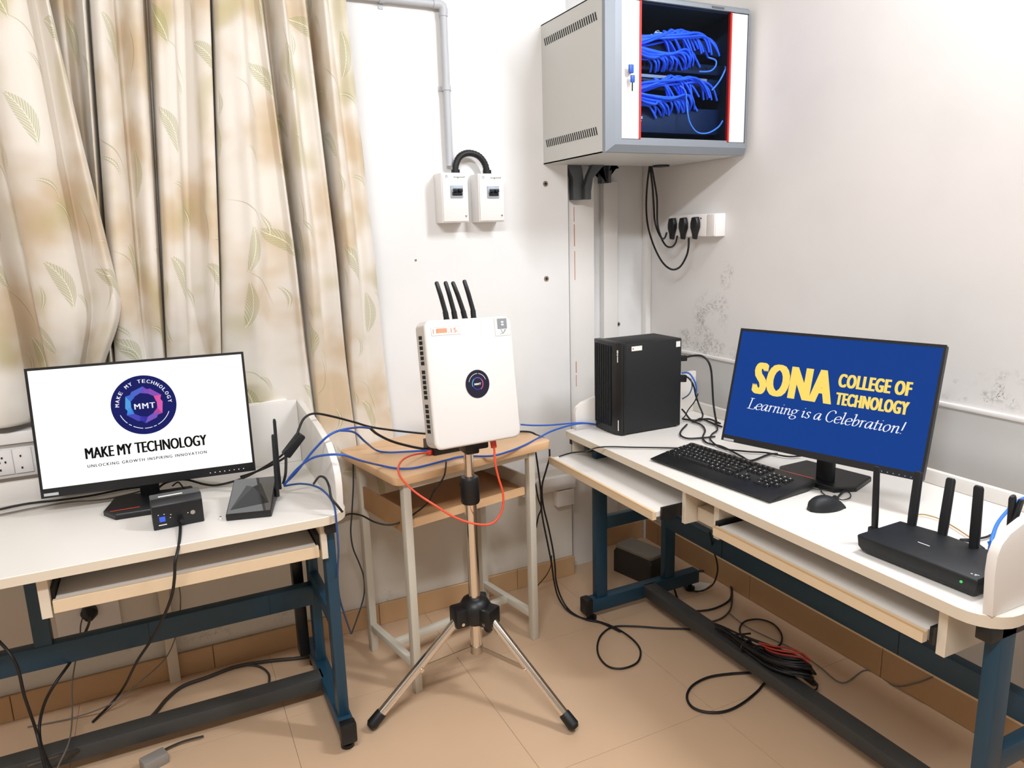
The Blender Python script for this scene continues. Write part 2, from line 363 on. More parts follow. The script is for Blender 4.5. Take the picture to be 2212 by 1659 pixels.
# ------------------------------------------------------------------ curtains
US = [-400+100*i for i in range(13)]
XT = [-.672, -.582, -.488, -.39, -.287, -.181, -.069, .048, .171, .299, .434, .576, .725]      # x on the curtain plane at z 2.19
XM = [-.796, -.704, -.607, -.507, -.401, -.291, -.175, -.053, .075, .209, .351, .5, .658]      # and at z 1.32
def ip(u, X):
    t = (u+400)/100; i = max(0, min(11, int(math.floor(t)))); return X[i]+(X[i+1]-X[i])*(t-i)
def curtain(name, label, ctrl, zt, zb, ydist, pinch=None, th=None):
    rows = 150; cols = spline([(a, b_, c) for a, b_, c in ctrl], 9); V = []; uvs = []
    s = [0]
    for i in range(1, len(cols)):
        a, b_ = cols[i-1], cols[i]; s.append(s[-1]+math.hypot(ip(a.x, XT)-ip(b_.x, XT), (a.z-b_.z)*1.0))
    n = len(cols)
    for j in range(rows+1):
        z = zt+(zb-zt)*j/rows; t = (2.194-z)/.87
        for i, q in enumerate(cols):
            x = ip(q.x, XT)+(ip(q.y, XM)-ip(q.x, XT))*t
            amp = min(1.12, .8+.25*t)
            y = ydist+q.z*amp+.004*math.sin(i*.11+z*3)+.003*math.sin(i*.23-z*2.2)
            if pinch: x, y = pinch(x, y, z, i/(n-1))
            V.append((x, min(y, YA-.008), z)); uvs.append((s[i]*1.25, z))
    F = [(j*n+i, j*n+i+1, (j+1)*n+i+1, (j+1)*n+i) for j in range(rows) for i in range(n-1)]
    mb = MB().add(V, F); o = obj(name, mb, M_cloth, smooth=180); me = o.data; ul = me.uv_layers.new(name='UVMap')
    for lp in me.loops: ul.data[lp.index].uv = uvs[lp.vertex_index]
    md = o.modifiers.new('cloth', 'SOLIDIFY'); md.thickness = .0015
    return tag(o, label, 'curtain', 'feather print curtains')
def behind(x, y, z, f):
    t = min(1, max(0, (1.5-z)/.5)); t = t*t*(3-2*t); return x, y+(max(y, 2.548+.25*(y-2.455))-y)*t
RC = [(95, 175, .09), (125, 200, .05), (150, 214, .075), (172, 222, .02), (184, 229, .02), (190, 234, .15), (196, 238, .03), (212, 262, .0), (232, 290, .02), (252, 305, .07), (272, 322, .03), (296, 338, .02), (309, 348, .05),
      (318, 353, .155), (330, 357, .02), (350, 380, .0), (371, 401, .015), (380, 410, .055), (408, 440, .055), (418, 455, .02), (446, 471, .01), (453, 477, .03), (457, 480, .155), (462, 484, .02), (490, 535, .0), (516, 560, .0), (530, 590, .045),
      (552, 632, .04), (563, 650, .03), (582, 661, .155), (600, 668, .03), (607, 676, .0), (613, 690, .01), (622, 702, .045), (645, 728, .035), (660, 740, .04), (675, 746, .15), (690, 753, .03), (697, 762, .0), (706, 778, .01), (716, 790, .045), (738, 812, .035), (752, 828, .06), (749, 826, .095)]
curtain('curtain', 'cream feather-print curtain hanging in deep folds behind the left monitor, right of the bunched one', RC, 2.72, .5, 2.455, behind)
LC = [(-420, -420, .0), (-380, -330, .09), (-340, -280, .0), (-290, -210, .1), (-240, -160, .0), (-190, -100, .1), (-150, -60, .01), (-110, -5, .02), (-80, 40, .1), (-52, 66, .11), (-30, 78, .03), (5, 110, .0), (50, 160, .005), (76, 190, .05), (84, 200, .055), (98, 222, .02), (106, 250, -.01), (108, 262, .03)]
def pinch(x, y, z, f):
    if z < 1.36:
        t = min(1, (1.36-z)/.3); t = t*t*(3-2*t)
        xp = -.30; k = 1-.5*t; x = xp+(x-xp)*k if x > xp else x
        y = y-.015*math.sin(PI*min(1, (1.36-z)/.38))+.02*t
    b_ = max(0, 1.75-z); y += .16*min(1, b_/.6)
    return x, y
curtain('curtain', 'cream feather-print curtain bunched and gathered at the far left above the left monitor', LC, 2.72, .985, 2.33, pinch)
rod = thing('curtain_rod', 'curtain rod above the window curtains', 'curtain rod', (-.4, 2.43, 2.73))
obj('pole', MB().cyl((-1.6, 2.46, 2.735), (.78, 2.46, 2.735), .012), M_steel, rod)
for x in (-1.5, .7): obj('bracket', MB().bar((x, 2.46, 2.735), (x, YA, 2.735), .015, .03), M_steel, rod)

# ------------------------------------------------------------------ conduit, breakers, sockets
c = thing('conduit', 'grey conduit pipe running across and down the wall to the breaker boxes', 'conduit', (1.02, YA, 1.78))
obj('pipe', MB().cyl((1.022, YA-.02, 1.75), (1.022, YA-.02, 2.30), .0125), M_conduit, c)
obj('pipe', MB().cyl((.3, YA-.02, 2.297), (1.022, YA-.02, 2.297), .0125), M_conduit, c)
obj('elbow', MB().tube(spline([(.985, YA-.02, 2.297), (1.01, YA-.02, 2.297), (1.022, YA-.02, 2.285), (1.022, YA-.02, 2.26)]), .0155, 12), M_conduit, c)
for (x, z, v) in ((1.022, 2.02, 1), (.80, 2.297, 0)):
    s_ = MB().box(x-.024, x+.024, YA-.004, YA, z-.008, z+.008) if v else MB().box(x-.008, x+.008, YA-.004, YA, z-.03, z+.02)
    s_.add(*[(lambda q: (q.v, q.f))(MB().cyl((x, YA-.02, z-.008) if v else (x-.008, YA-.02, z), (x, YA-.02, z+.008) if v else (x+.008, YA-.02, z), .0155))][0])
    obj('saddle_clip', s_, M_conduit, c)
for (x0, x1, z0, z1, lb) in ((.963, 1.068, 1.545, 1.722, 'left white breaker box with black switch, under the grey conduit'), (1.108, 1.214, 1.545, 1.720, 'right white breaker box with black switch, fed by black hose')):
    y0 = YA-.075
    b = thing('breaker_box', lb, 'breaker box', ((x0+x1)/2, YA, z0), group='breaker boxes')
    obj('housing', MB().box(x0, x1, y0, YA, z0, z1), M_white, b, bev=.004)
    obj('cover', MB().box(x0+.004, x1-.004, y0-.004, y0, z0+.004, z1-.004), M_white, b, bev=.003)
    cx = (x0+x1)/2+.005; cz = z1-.065
    s1 = obj('switch_frame', MB().box(cx-.024, cx+.024, y0-.009, y0-.003, cz-.024, cz+.02), mat('breaker_grey_blue', '#aeb9c6', .4), b, bev=.002)
    tg = MB().box(cx-.019, cx+.019, y0-.014, y0-.008, cz-.016, cz-.004); tg.box(cx-.017, cx-.002, y0-.024, y0-.01, cz-.004, cz+.008); tg.box(cx+.002, cx+.017, y0-.024, y0-.01, cz-.004, cz+.008)
    obj('switch_toggle', tg, M_black, b, bev=.0015)
    tm = MB().box(0, .0015, .0, .005, 0, .0002).box(0, .042, .001, .0028, 0, .0002).box(.014, .0165, -.003, .002, 0, .0002).box(.040, .042, .001, .0045, 0, .0002).xf(frame((x1-.056, y0-.0046, z1-.018), (1, 0, 0), (0, 0, 1)))
    obj('lettering', tm, mat('brown_print', '#6b5a42', .6), b, smooth=0)
    lg = MB(); arc(lg, 0, 0, .003, .0042, 0, 360, 0, 16); obj('emblem', lg.xf(frame((x0+.02, y0-.0046, z1-.014), (1, 0, 0), (0, 0, 1))), M_slot, b, smooth=0)
    tk = MB().add([(-.004, .003, 0), (-.0025, .004, 0), (0, 0, 0), (.0025, .004, 0), (.004, .003, 0), (0, -.004, 0)], [(0, 1, 2, 5), (5, 2, 3, 4)])
    obj('tick_mark', tk.xf(frame((x1-.014, y0-.0046, z0+.022), (1, 0, 0), (0, 0, 1))), M_slot, b, smooth=0)
h = thing('flexible_hose', 'black flexible hose arching between the two breaker box tops', 'hose', (1.09, YA-.04, 1.72))
P = spline([(1.035, YA-.04, 1.715), (1.037, YA-.04, 1.75), (1.055, YA-.04, 1.782), (1.09, YA-.04, 1.795), (1.13, YA-.04, 1.785), (1.155, YA-.04, 1.755), (1.162, YA-.04, 1.715)], 8)
obj('hose', MB().tube(P, [.0125 if i % 2 else .0112 for i in range(len(P))], 12), M_rubber, h)
for x in (1.035, 1.162): obj('gland', MB().cyl((x, YA-.04, 1.718), (x, YA-.04, 1.735), .016), M_black, h)

# socket outlet on the right wall with its three plugs
x0 = XB-.05
so = thing('socket_outlet', 'white triple socket box under the rack on the right wall', 'socket outlet', (XB, 2.40, 1.47))
obj('back_box', MB().box(x0, XB, 2.285, 2.57, 1.465, 1.555), M_white, so, bev=.003)
obj('front_plate', MB().box(x0-.006, x0, 2.335, 2.568, 1.467, 1.553), M_whites, so, bev=.002)
obj('blank_plate', MB().box(x0-.005, x0, 2.287, 2.332, 1.467, 1.553), M_whites, so, bev=.002)
obj('indicator', MB().cyl((x0-.008, 2.365, 1.538), (x0-.004, 2.365, 1.538), .003), M_slot, so)
PL = {}
for nm, y in (('rack_c', 2.535), ('rack_b', 2.463), ('rack_a', 2.388)):
    out = [(.026, .0), (.026, .02), (.017, .045), (-.017, .045), (-.026, .02), (-.026, 0), (-.012, -.028), (-.008, -.05), (.008, -.05), (.012, -.028)]
    PL[nm] = (y, MB().loft([[(x0-.008, y+a*.88, 1.502+b_*.95) for a, b_ in out], [(x0-.026, y+a*.78, 1.502+b_*.9) for a, b_ in out]]))
# socket board at the left end of the back wall
sb = thing('socket_board', 'white switch and socket board on the wall left of the left monitor', 'socket board', (-.6, YA, .81))
obj('back_box', MB().box(-1.0, -.36, YA-.05, YA, .815, .918), M_white, sb, bev=.004)
for xx in (-.53, -.475, -.425): obj('module', MB().box(xx-.024, xx+.024, YA-.056, YA-.049, .828, .905), M_whites, sb, bev=.002)
hs = MB()
for (xx, zz) in ((-.485, .868), (-.47, .868), (-.4775, .882), (-.485, .845), (-.43, .845), (-.43, .882)): hs.box(xx-.0022, xx+.0022, YA-.0575, YA-.056, zz-.003, zz+.003)
obj('pin_holes', hs, M_slot, sb, smooth=0)
# black round plug low on the back wall
pg = thing('wall_socket', 'low white wall plate with round black plug behind the left desk', 'wall socket', (-.30, YA, .24))
obj('plate', MB().box(-.42, -.235, YA-.012, YA, .20, .385), M_whites, pg, bev=.003)

# ------------------------------------------------------------------ wall rack
RX0, RX1, RY0, RY1, RZ0, RZ1 = 1.426, 2.042, 2.164, 2.62, 1.763, 2.272
rk = thing('rack_cabinet', 'light grey wall-mounted network rack cabinet with tinted glass door', 'rack cabinet', (1.73, 2.62, RZ0))
yb = RY0+.034; th = .004
shell = MB().box(RX0, RX0+th, yb, RY1, RZ0, RZ1).box(RX1-th, RX1, yb, RY1, RZ0, RZ1).box(RX0, RX1, yb, RY1, RZ0, RZ0+th).box(RX0, RX1, yb, RY1, RZ1-th, RZ1)
obj('shell', shell, M_rack, rk, smooth=0)
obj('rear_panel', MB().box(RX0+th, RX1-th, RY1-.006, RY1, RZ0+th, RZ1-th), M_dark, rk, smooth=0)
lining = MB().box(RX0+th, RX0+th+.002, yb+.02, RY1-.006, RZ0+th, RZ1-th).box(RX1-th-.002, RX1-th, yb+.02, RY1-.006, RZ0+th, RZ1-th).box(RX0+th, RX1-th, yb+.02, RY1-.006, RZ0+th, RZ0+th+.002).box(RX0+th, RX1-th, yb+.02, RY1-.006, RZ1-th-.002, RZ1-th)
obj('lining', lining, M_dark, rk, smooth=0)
for z, n_ in ((2.205, 26), (1.838, 26)):
    sl = MB()
    for k in range(n_):
        y = 2.235+k*(2.59-2.235)/(n_-1)
        sl.add([(RX0-.0006, y-.0035+.005, z+.014), (RX0-.0006, y+.0035+.005, z+.014), (RX0-.0006, y+.0035-.005, z-.014), (RX0-.0006, y-.0035-.005, z-.014)], [(0, 1, 2, 3)])
    obj('vent_slots', sl, M_slot, rk, smooth=0)
def ringloop(x0, x1, z0, z1, y): return [(x0, y, z0), (x1, y, z0), (x1, y, z1), (x0, y, z1)]
L_ = [ringloop(RX0, RX1, RZ0, RZ1, yb), ringloop(RX0, RX1, RZ0, RZ1, RY0+.016), ringloop(RX0+.030, RX1-.006, RZ0+.024, RZ1-.010, RY0), ringloop(1.482, 2.033, 1.805, 2.25, RY0), ringloop(1.482, 2.033, 1.805, 2.25, yb)]
obj('door_frame', MB().loft(L_+[L_[0]], cap=False), M_grey, rk, smooth=20)
yd = RY0+.004
obj('door_panel', MB().box(1.484, 1.556, yd, yd+.012, 1.807, 2.248), M_white, rk, bev=.002)
obj('door_panel', MB().box(1.957, 2.031, yd, yd+.012, 1.807, 2.248), M_white, rk, bev=.002)
obj('red_strip', MB().box(1.556, 1.563, yd-.002, yd+.012, 1.807, 2.248), M_red, rk, smooth=0)
obj('red_strip', MB().box(1.950, 1.957, yd-.002, yd+.012, 1.807, 2.248), M_red, rk, smooth=0)
gp = obj('glass_pane', MB().box(1.563, 1.950, yd+.003, yd+.007, 1.807, 2.248), glass_mat(), rk, smooth=0)
obj('rail', MB().box(1.563, 1.950, yd+.001, yd+.009, 1.805, 1.812), M_grey, rk, smooth=0)
obj('badge_plate', MB().box(1.86, 1.915, RY0-.0015, RY0, 2.2535, 2.2600), M_dgrey, rk, smooth=0)
lk = obj('lock', MB().cyl((1.513, yd, 2.022), (1.513, yd-.010, 2.022), .009), M_chrome, rk)
kh = MB().box(1.500, 1.519, yd-.022, yd-.014, 2.014, 2.042).box(1.509, 1.516, yd-.016, yd-.008, 2.019, 2.026)
obj('key', kh, M_blueC, lk, bev=.003)
obj('key', MB().box(1.508, 1.524, yd-.022, yd-.014, 1.985, 2.009), M_blueC, lk, bev=.003)
obj('key_blade', MB().box(1.513, 1.517, yd-.019, yd-.017, 1.958, 1.987), M_slot, lk, smooth=0)
# what stands inside
def rackunit(name, label, cat, z0, z1, m=M_blackm, ports=0, y0=2.235, depth=.2):
    t_ = thing(name, label, cat, (1.74, y0, z0)); y0 += 0; obj('chassis', MB().box(1.50, 1.975, y0, y0+depth, z0, z1), m, t_, bev=.002)
    if ports:
        pm = MB()
        for k in range(ports):
            x = 1.53+k*.4/ports; pm.box(x, x+.011, y0-.001, y0+.001, (z0+z1)/2-.006, (z0+z1)/2+.006)
        pp = obj('ports', pm, M_slot, t_, smooth=0); pp['kind'] = 'stuff'
    return t_
rackunit('network_switch', 'black network switch behind the upper bunch of blue cables', 'network switch', 2.115, 2.165, mat('navy_metal', '#1b2c44', .4), 24)
rackunit('patch_bay', 'dark patch panel between the two bunches of blue cables', 'patch panel', 2.05, 2.085, mat('navy_metal', ''), 24)
u3 = rackunit('network_switch', 'dark network switch with a pale strip behind the lower cables', 'network switch', 1.985, 2.035, mat('navy_metal', ''), 24)
obj('pale_strip', MB().box(1.55, 1.90, 2.228, 2.2345, 2.024, 2.034), mat('pale_metal', '#b8b4b0', .4), u3, smooth=0)
u4 = rackunit('equipment_box', 'black equipment box at the bottom of the rack cabinet', 'equipment box', 1.84, 1.93, mat('navy_metal', ''))
obj('label_sticker', MB().box(1.590, 1.618, 2.2335, 2.2345, 1.885, 1.894), M_paper, u4, smooth=0)
obj('lettering', MB().box(0, .024, .009, .012, 0, .0004).box(0, .004, 0, .010, 0, .0004).box(.006, .016, .005, .009, 0, .0004).xf(frame((1.590, 2.2338, 1.868), (1, 0, 0), (0, 0, 1))), M_paper, u4, smooth=0)
tx = MB().add([(0, 0, 0), (.004, 0, 0), (.012, .009, 0), (.009, .009, 0)], [(0, 1, 2, 3)]).box(.003, .036, .001, .005, 0, .0004).box(.014, .018, .008, .011, 0, .0004).box(.020, .023, .0065, .009, 0, .0004).add([(.042, 0, 0), (.046, 0, 0), (.053, .009, 0), (.050, .009, 0)], [(0, 1, 2, 3)]).box(.045, .072, .001, .005, 0, .0004).box(-.014, -.007, -.008, -.004, 0, .0004).xf(frame((1.665, 2.2338, 2.172), (1, 0, 0), (0, 0, 1)))
obj('lettering', tx, M_paper, bpy.data.objects['network_switch'], smooth=0)
R2 = random.Random(11)
for (zc, grp, cnt) in ((2.125, 'blue patch cables in the upper bunch', 36), (1.975, 'blue patch cables in the lower bunch', 36)):
    for k in range(cnt):
        lower = k % 2; f = (k//2)/(cnt/2-1); y = 2.185+R2.uniform(0, .03); J = R2.uniform
        za = zc+J(-.022, .018)
        if lower:
            xe = 1.65+.19*f+J(-.008, .008); dz = .066-.034*f+J(-.004, .004)
            pts = [(1.505, y+.01, za), (1.575, y, zc-.012-.028*(1-f)+J(-.004, .004)), (1.575+(xe-1.575)*.5, y-.006, zc-.022-.030*(1-f)+J(-.003, .003)), (xe-.04, y-.002, zc-dz+.022+J(-.006, .006)), (xe-.008, y+.006, zc-dz+.004), (xe+.012+J(-.01, .01), 2.23, zc-dz-.018)]
        else:
            xe = 1.70+.22*f+J(-.012, .012); top_ = .030+.018*math.sin(PI*min(1, f*.9))+J(-.005, .005)
            pts = [(1.505, y+.01, zc+J(-.03, .02)), (1.575, y, zc+J(-.01, .02)), (1.575+(xe-1.575)*.55, y-.006, zc+top_*.8), (xe-.07, y-.004, zc+top_+.002), (xe-.022, y, zc+top_-.016), (xe+.012+J(-.012, .012), y+.012, zc+top_-.055+J(-.008, .008))]
        o = obj('patch_cable', MB().tube(spline(pts, 5), .0042, 6), M_blueP, smooth=60); tag(o, 'blue patch cable looping behind the glass in the '+('upper' if zc > 2.1 else 'lower')+' bunch', 'cable', grp)
for i, (pts, lb) in enumerate((([(1.745, 2.19, 1.995), (1.765, 2.182, 1.975), (1.772, 2.182, 1.93), (1.785, 2.182, 1.875), (1.82, 2.182, 1.84), (1.87, 2.182, 1.838), (1.92, 2.185, 1.86), (1.95, 2.195, 1.885)], 'single light blue cable drooping in a big loop low behind the glass'),
        ([(1.84, 2.2, 2.05), (1.88, 2.19, 2.052), (1.905, 2.19, 2.07), (1.905, 2.19, 2.09), (1.88, 2.2, 2.10)], 'short blue cable curling up at the right of the pale strip'),
        ([(1.90, 2.2, 1.99), (1.925, 2.19, 2.02), (1.95, 2.19, 2.06), (1.96, 2.2, 2.075)], 'blue cable rising to the right edge of the rack glass'))):
    tag(obj('patch_cable', MB().tube(spline(pts, 8), .003, 6), mat('light_blue_cable', '#6fa6f4', .45), smooth=60), lb, 'cable')
# brackets under the rack
def bracket(x0, x1, xs0, xs1, z0, label, y):
    b_ = thing('mounting_bracket', label, 'bracket', ((xs0+xs1)/2, y, z0), group='brackets under the rack')
    zt = RZ0; w_ = (x1-x0)
    a = MB().prism([(x0, zt), (x0+.42*w_, zt), (xs1-.3*(xs1-xs0), z0+.075), (xs1-.3*(xs1-xs0), z0), (xs0, z0), (xs0, z0+.085)], y-.035, y, 'y')
    obj('arm', a, M_dgrey, b_, bev=.002)
    a = MB().prism([(x1-.34*w_, zt), (x1, zt), (xs1+.01, z0+.085), (xs1, z0+.03), (xs1, z0), (xs1-.4*(xs1-xs0), z0), (xs1-.4*(xs1-xs0), z0+.05), (xs1-.2*(xs1-xs0), z0+.095)], y-.055, y-.03, 'y')
    obj('arm', a, M_dgrey, b_, bev=.002)
bracket(1.535, 1.70, 1.563, 1.636, 1.627, 'larger dark grey forked bracket under the rack, left one', 2.66)
bracket(1.735, 1.835, 1.765, 1.80, 1.70, 'smaller dark grey forked bracket under the rack, right one', 2.76)
gr = thing('cable_grommet', 'black cable opening under the rack cabinet', 'grommet', (1.97, 2.57, RZ0))
obj('ring', MB().cyl((1.965, 2.58, RZ0-.006), (1.965, 2.58, RZ0), .035), M_black, gr)
# ------------------------------------------------------------------ desks
M_dusty = mat('dusty_slate_steel', '#3a3a38', .55, var=.25, vscale=7)
Z = .75
def side_frame(root, P, ax, sgn, castor=True):
    """P(a, d, z) -> world: a along the desk, d depth from its front edge"""
    def bx(a0, a1, d0, d1, z0, z1):
        p, q = P(a0, d0, z0), P(a1, d1, z1); return MB().box(min(p[0], q[0]), max(p[0], q[0]), min(p[1], q[1]), max(p[1], q[1]), z0, z1)
    obj('front_leg', bx(ax, ax+.032, .055, .105, .09, Z-.03), M_blue, root, bev=.003)
    obj('rear_leg', bx(ax, ax+.032, .385, .435, .09, Z-.03), M_blue, root, bev=.003)
    obj('foot', bx(ax-.006, ax+.038, .02, .56, .035, .09), M_blue, root, bev=.003)
    obj('foot_cap', bx(ax-.008, ax+.040, .0, .035, .03, .095), M_black, root, bev=.006)
    obj('mid_rail', bx(ax+.002, ax+.030, .1, .39, .37, .42), M_blue, root, bev=.003)
    obj('top_rail', bx(ax+.0, ax+.032, .02, .57, Z-.06, Z-.026), M_black, root, bev=.003)
    for d in (.04, .53):
        c0 = P(ax+.016, d, 0)
        obj('levelling_foot', MB().cyl((c0[0], c0[1], 0), (c0[0], c0[1], .012), .02).cyl((c0[0], c0[1], .01), (c0[0], c0[1], .04), .008), M_black, root)
# ---- left desk (front y 1.93, right end x .41)
dl = thing('computer_desk', 'white-topped computer desk with teal blue frame at the left, under the curtain', 'desk', (-.25, 2.22, 0))
top = rrect(-1.5, .412, 1.93, 2.53, [0, 0, 0, .07], 6)
obj('desktop', MB().prism(top, Z-.026, Z), M_lam, dl, bev=.0015, seg=1)
obj('edge_band', MB().prism(rrect(-1.502, .4135, 1.928, 2.531, [0, 0, 0, .071], 6), Z-.0245, Z-.0015), M_edge, dl)
obj('side_panel', MB().prism([(1.965, Z), (1.958, Z+.07), (1.963, Z+.105), (1.98, Z+.13), (2.05, Z+.172), (2.2, Z+.195), (2.46, Z+.212), (2.52, Z+.215), (2.52, Z)], .385, .405, 'x'), M_lam, dl, bev=.003)
obj('back_panel', MB().box(.0, .385, 2.50, 2.518, Z, Z+.215), M_lam, dl, bev=.003)
obj('back_lip', MB().box(-1.5, .0, 2.50, 2.518, Z, Z+.07), M_lam, dl, bev=.003)
PLf = lambda a, d, z: (a, 1.93+d, z)
side_frame(dl, PLf, .345, 1)
obj('centre_leg', MB().box(-.43, -.385, 2.29, 2.325, .38, Z-.026), M_blue, dl, bev=.003)
obj('cross_rail', MB().box(-1.5, .35, 2.288, 2.325, .315, .385), M_blue, dl, bev=.003)
obj('floor_rail', MB().box(-1.5, .35, 2.215, 2.275, .045, .09), M_dusty, dl, bev=.003)
for x in (-.05-.09, .21): obj('rail_joint', MB().box(x, x+.001, 2.2872, 2.2885, .316, .384), M_slot, dl, smooth=0)
kt = obj('keyboard_tray', MB().box(-.312, .322, 1.975, 2.33, .634, .652), M_lam, dl, bev=.001, seg=1)
obj('tray_lip', MB().box(-.316, .326, 1.962, 1.976, .622, .655), M_wood, kt, bev=.001, seg=1)
obj('tray_back', MB().box(-.312, .322, 2.33, 2.345, .634, .70), M_lam, kt)
for x0, x1 in ((-.343, -.326), (.334, .345)):
    obj('hanger_board', MB().box(x0, x1+.006, 1.965, 2.30, .612, Z-.0265), M_edge, dl, bev=.001, seg=1)
for x0, x1 in ((-.325, -.314), (.324, .333)): obj('slide_rail', MB().box(x0, x1, 1.985, 2.33, .635, .68), M_black, dl, smooth=0)
obj('cable_duct', MB().box(.30, .335, 2.37, 2.42, .09, .58), M_black, dl, bev=.004)
# ---- right desk (front x 1.356, y .74 .. 2.36)
dr = thing('computer_desk', 'long white-topped computer desk with teal blue frame along the right wall', 'desk', (1.67, 1.55, 0))
obj('desktop', MB().prism(rrect(1.356, 1.982, .735, 2.36, [0, 0, .075, .012], 6)[0:] if False else [(x, y) for x, y in rrect(1.356, 1.982, .735, 2.36, [0, .012, .075, 0], 6)], Z-.028, Z), M_lam, dr, bev=.0015, seg=1)
obj('edge_band', MB().prism(rrect(1.3545, 1.983, .7335, 2.3615, [0, .012, .076, 0], 6), Z-.0265, Z-.0015), M_edge, dr)
pan = [(1.372, Z), (1.364, Z+.09), (1.366, Z+.125), (1.376, Z+.148), (1.40, Z+.166), (1.45, Z+.182), (1.52, Z+.192), (1.95, Z+.235), (1.972, Z+.235), (1.972, Z)]
obj('side_panel', MB().prism(pan, .752, .772, 'y'), M_lam, dr, bev=.002)
pan2 = [(1.392, Z), (1.388, Z+.07), (1.396, Z+.09), (1.42, Z+.105), (1.514, Z+.132), (1.95, Z+.17), (1.972, Z+.17), (1.972, Z)]
obj('side_panel', MB().prism(pan2, 2.335, 2.353, 'y'), M_lam, dr, bev=.002)
obj('back_lip', MB().box(1.962, 1.98, .772, 2.335, Z, Z+.042), M_lam, dr, bev=.003)
obj('cable_slot', MB().box(1.363, 1.366, 2.325, 2.338, .70, .72), M_slot, dr, smooth=0)
PRf = lambda a, d, z: (1.356+d, a, z)
side_frame(dr, PRf, 2.225, 1); side_frame(dr, PRf, .752, 1)
obj('cross_rail', MB().box(1.742, 1.778, .78, 2.23, .315, .385), M_blue, dr, bev=.003)
for y in (1.19, 1.9): obj('rail_joint', MB().box(1.7408, 1.7422, y, y+.001, .316, .384), M_slot, dr, smooth=0)
obj('floor_rail', MB().box(1.63, 1.69, .78, 2.23, .045, .09), M_dusty, dr, bev=.003)
obj('centre_leg', MB().box(1.742, 1.778, 1.60, 1.645, .385, Z-.028), M_blue, dr, bev=.003)
t1 = obj('keyboard_tray', MB().box(1.282, 1.62, 1.69, 2.33, .642, .660), M_lam, dr, bev=.001, seg=1); tag(t1, 'pulled-out tray')
obj('tray_lip', MB().box(1.268, 1.283, 1.685, 2.335, .636, .662), M_wood, t1, bev=.001, seg=1)
t2 = obj('keyboard_tray', MB().box(1.368, 1.70, .878, 1.51, .642, .660), M_lam, dr, bev=.001, seg=1)
obj('tray_lip', MB().box(1.352, 1.369, .873, 1.515, .636, .662), M_wood, t2, bev=.001, seg=1)
for y in (2.335, 1.672): obj('hanger_board', MB().box(1.375, 1.545, y-.008, y+.008, .61, Z-.0285), M_edge, dr, bev=.001, seg=1)
for y in (1.535, .852): obj('hanger_board', MB().box(1.382, 1.56, y-.010, y+.010, .61, Z-.0285), M_edge, dr, bev=.001, seg=1)
for y in (1.681, 1.516, .862): obj('slide_rail', MB().box(1.30 if y > 1.6 else 1.37, 1.7, y, y+.008, .632, .672), M_black, dr, smooth=0)
for q, lo_, hi_ in ((1.2675, 1.685, 2.335), (1.3515, .873, 1.515)): obj('edge_line', MB().box(q, q+.005, lo_, hi_, .662, .6635), mat('tan_line', '#cda877', .6), t1 if q < 1.3 else t2, smooth=0)
obj('tray_bracket', MB().box(1.42, 1.52, 1.555, 1.66, .615, .66), M_edge, dr, bev=.002)

# ------------------------------------------------------------------ small table
TY = math.radians(11.2)
tb = thing('small_table', 'small beech-topped table with cream steel legs behind the tripod', 'table', (.86, 2.30, 0), TY)
TM = W[tb]
def tobj(n_, mb, m, p=tb, **k): return obj(n_, mb.xf(TM), m, p, **k)
def w2l(p): return TM.inverted() @ Vector(p)
a_, b_ = w2l((.522, 2.516, 0)), w2l((1.22, 2.217, 0)); f_ = w2l((.59, 2.085, 0))
X0, X1, Y0, Y1 = (a_.x+f_.x)/2, b_.x, (f_.y+b_.y)/2, a_.y
tobj('table_top', MB().prism(rrect(X0, X1, Y0, Y1, .03), .739, .765), M_beech, bev=.002)
LX0, LX1, LY0, LY1 = X0+.045, X1-.085, Y0+.03, Y1-.08
for x, y in ((LX0, LY0), (LX1, LY0), (LX0, LY1), (LX1, LY1)): tobj('leg', MB().box(x-.0135, x+.0135, y-.0135, y+.0135, 0, .739), M_cream, bev=.002)
for y in (LY0, LY1): tobj('apron', MB().box(LX0, LX1, y-.008, y+.008, .715, .739), M_cream)
for x in (LX0, LX1):
    tobj('side_rail', MB().box(x-.012, x+.012, LY0, LY1, .085, .11), M_cream, bev=.002)
    tobj('side_plate', MB().box(x-.004, x+.004, LY0, LY1, .56, .64), M_beechd if x == LX0 else M_cream)
tobj('stretcher', MB().box(LX0, LX1, (LY0+LY1)/2-.012, (LY0+LY1)/2+.012, .086, .109), M_cream, bev=.002)
tobj('shelf', MB().prism([(LX0, LY0+.01), (LX1-.02, LY0+.01), (LX1, LY0+.09), (LX1, LY1), (LX0, LY1)], .575, .59), M_beechd, bev=.001)
tobj('shelf_lip', MB().box(LX0+.01, LX1-.02, LY0+.008, LY0+.018, .575, .602), M_beech)

# ------------------------------------------------------------------ tripod
TX, TYY = .811, 2.014
tp = thing('tripod_stand', 'chrome tripod stand with black clamps in front of the small table', 'tripod', (TX, TYY, 0))
obj('upper_pole', MB().cyl((TX, TYY, .66), (TX, TYY, 1.15), .0155, n=28), M_chrome, tp)
obj('lower_pole', MB().cyl((TX, TYY, .16), (TX, TYY, .70), .019, n=28), M_chrome, tp)
obj('height_collar', MB().tube([(TX, TYY, z) for z in (.674, .68, .752, .760)], [.027, .030, .030, .026], 28), M_black, tp)
obj('collar_knob', MB().cyl((TX, TYY+.02, .72), (TX, TYY+.055, .72), .014), M_black, tp)
obj('mount_clamp', MB().box(TX-.022, TX+.022, TYY-.04, TYY+.03, .842, .885).box(TX+.01, TX+.062, TYY-.02, TYY+.012, .848, .872), M_black, tp, bev=.006)
feet = [(.438, 1.999), (.995, 1.694), (1.0, 2.35)]
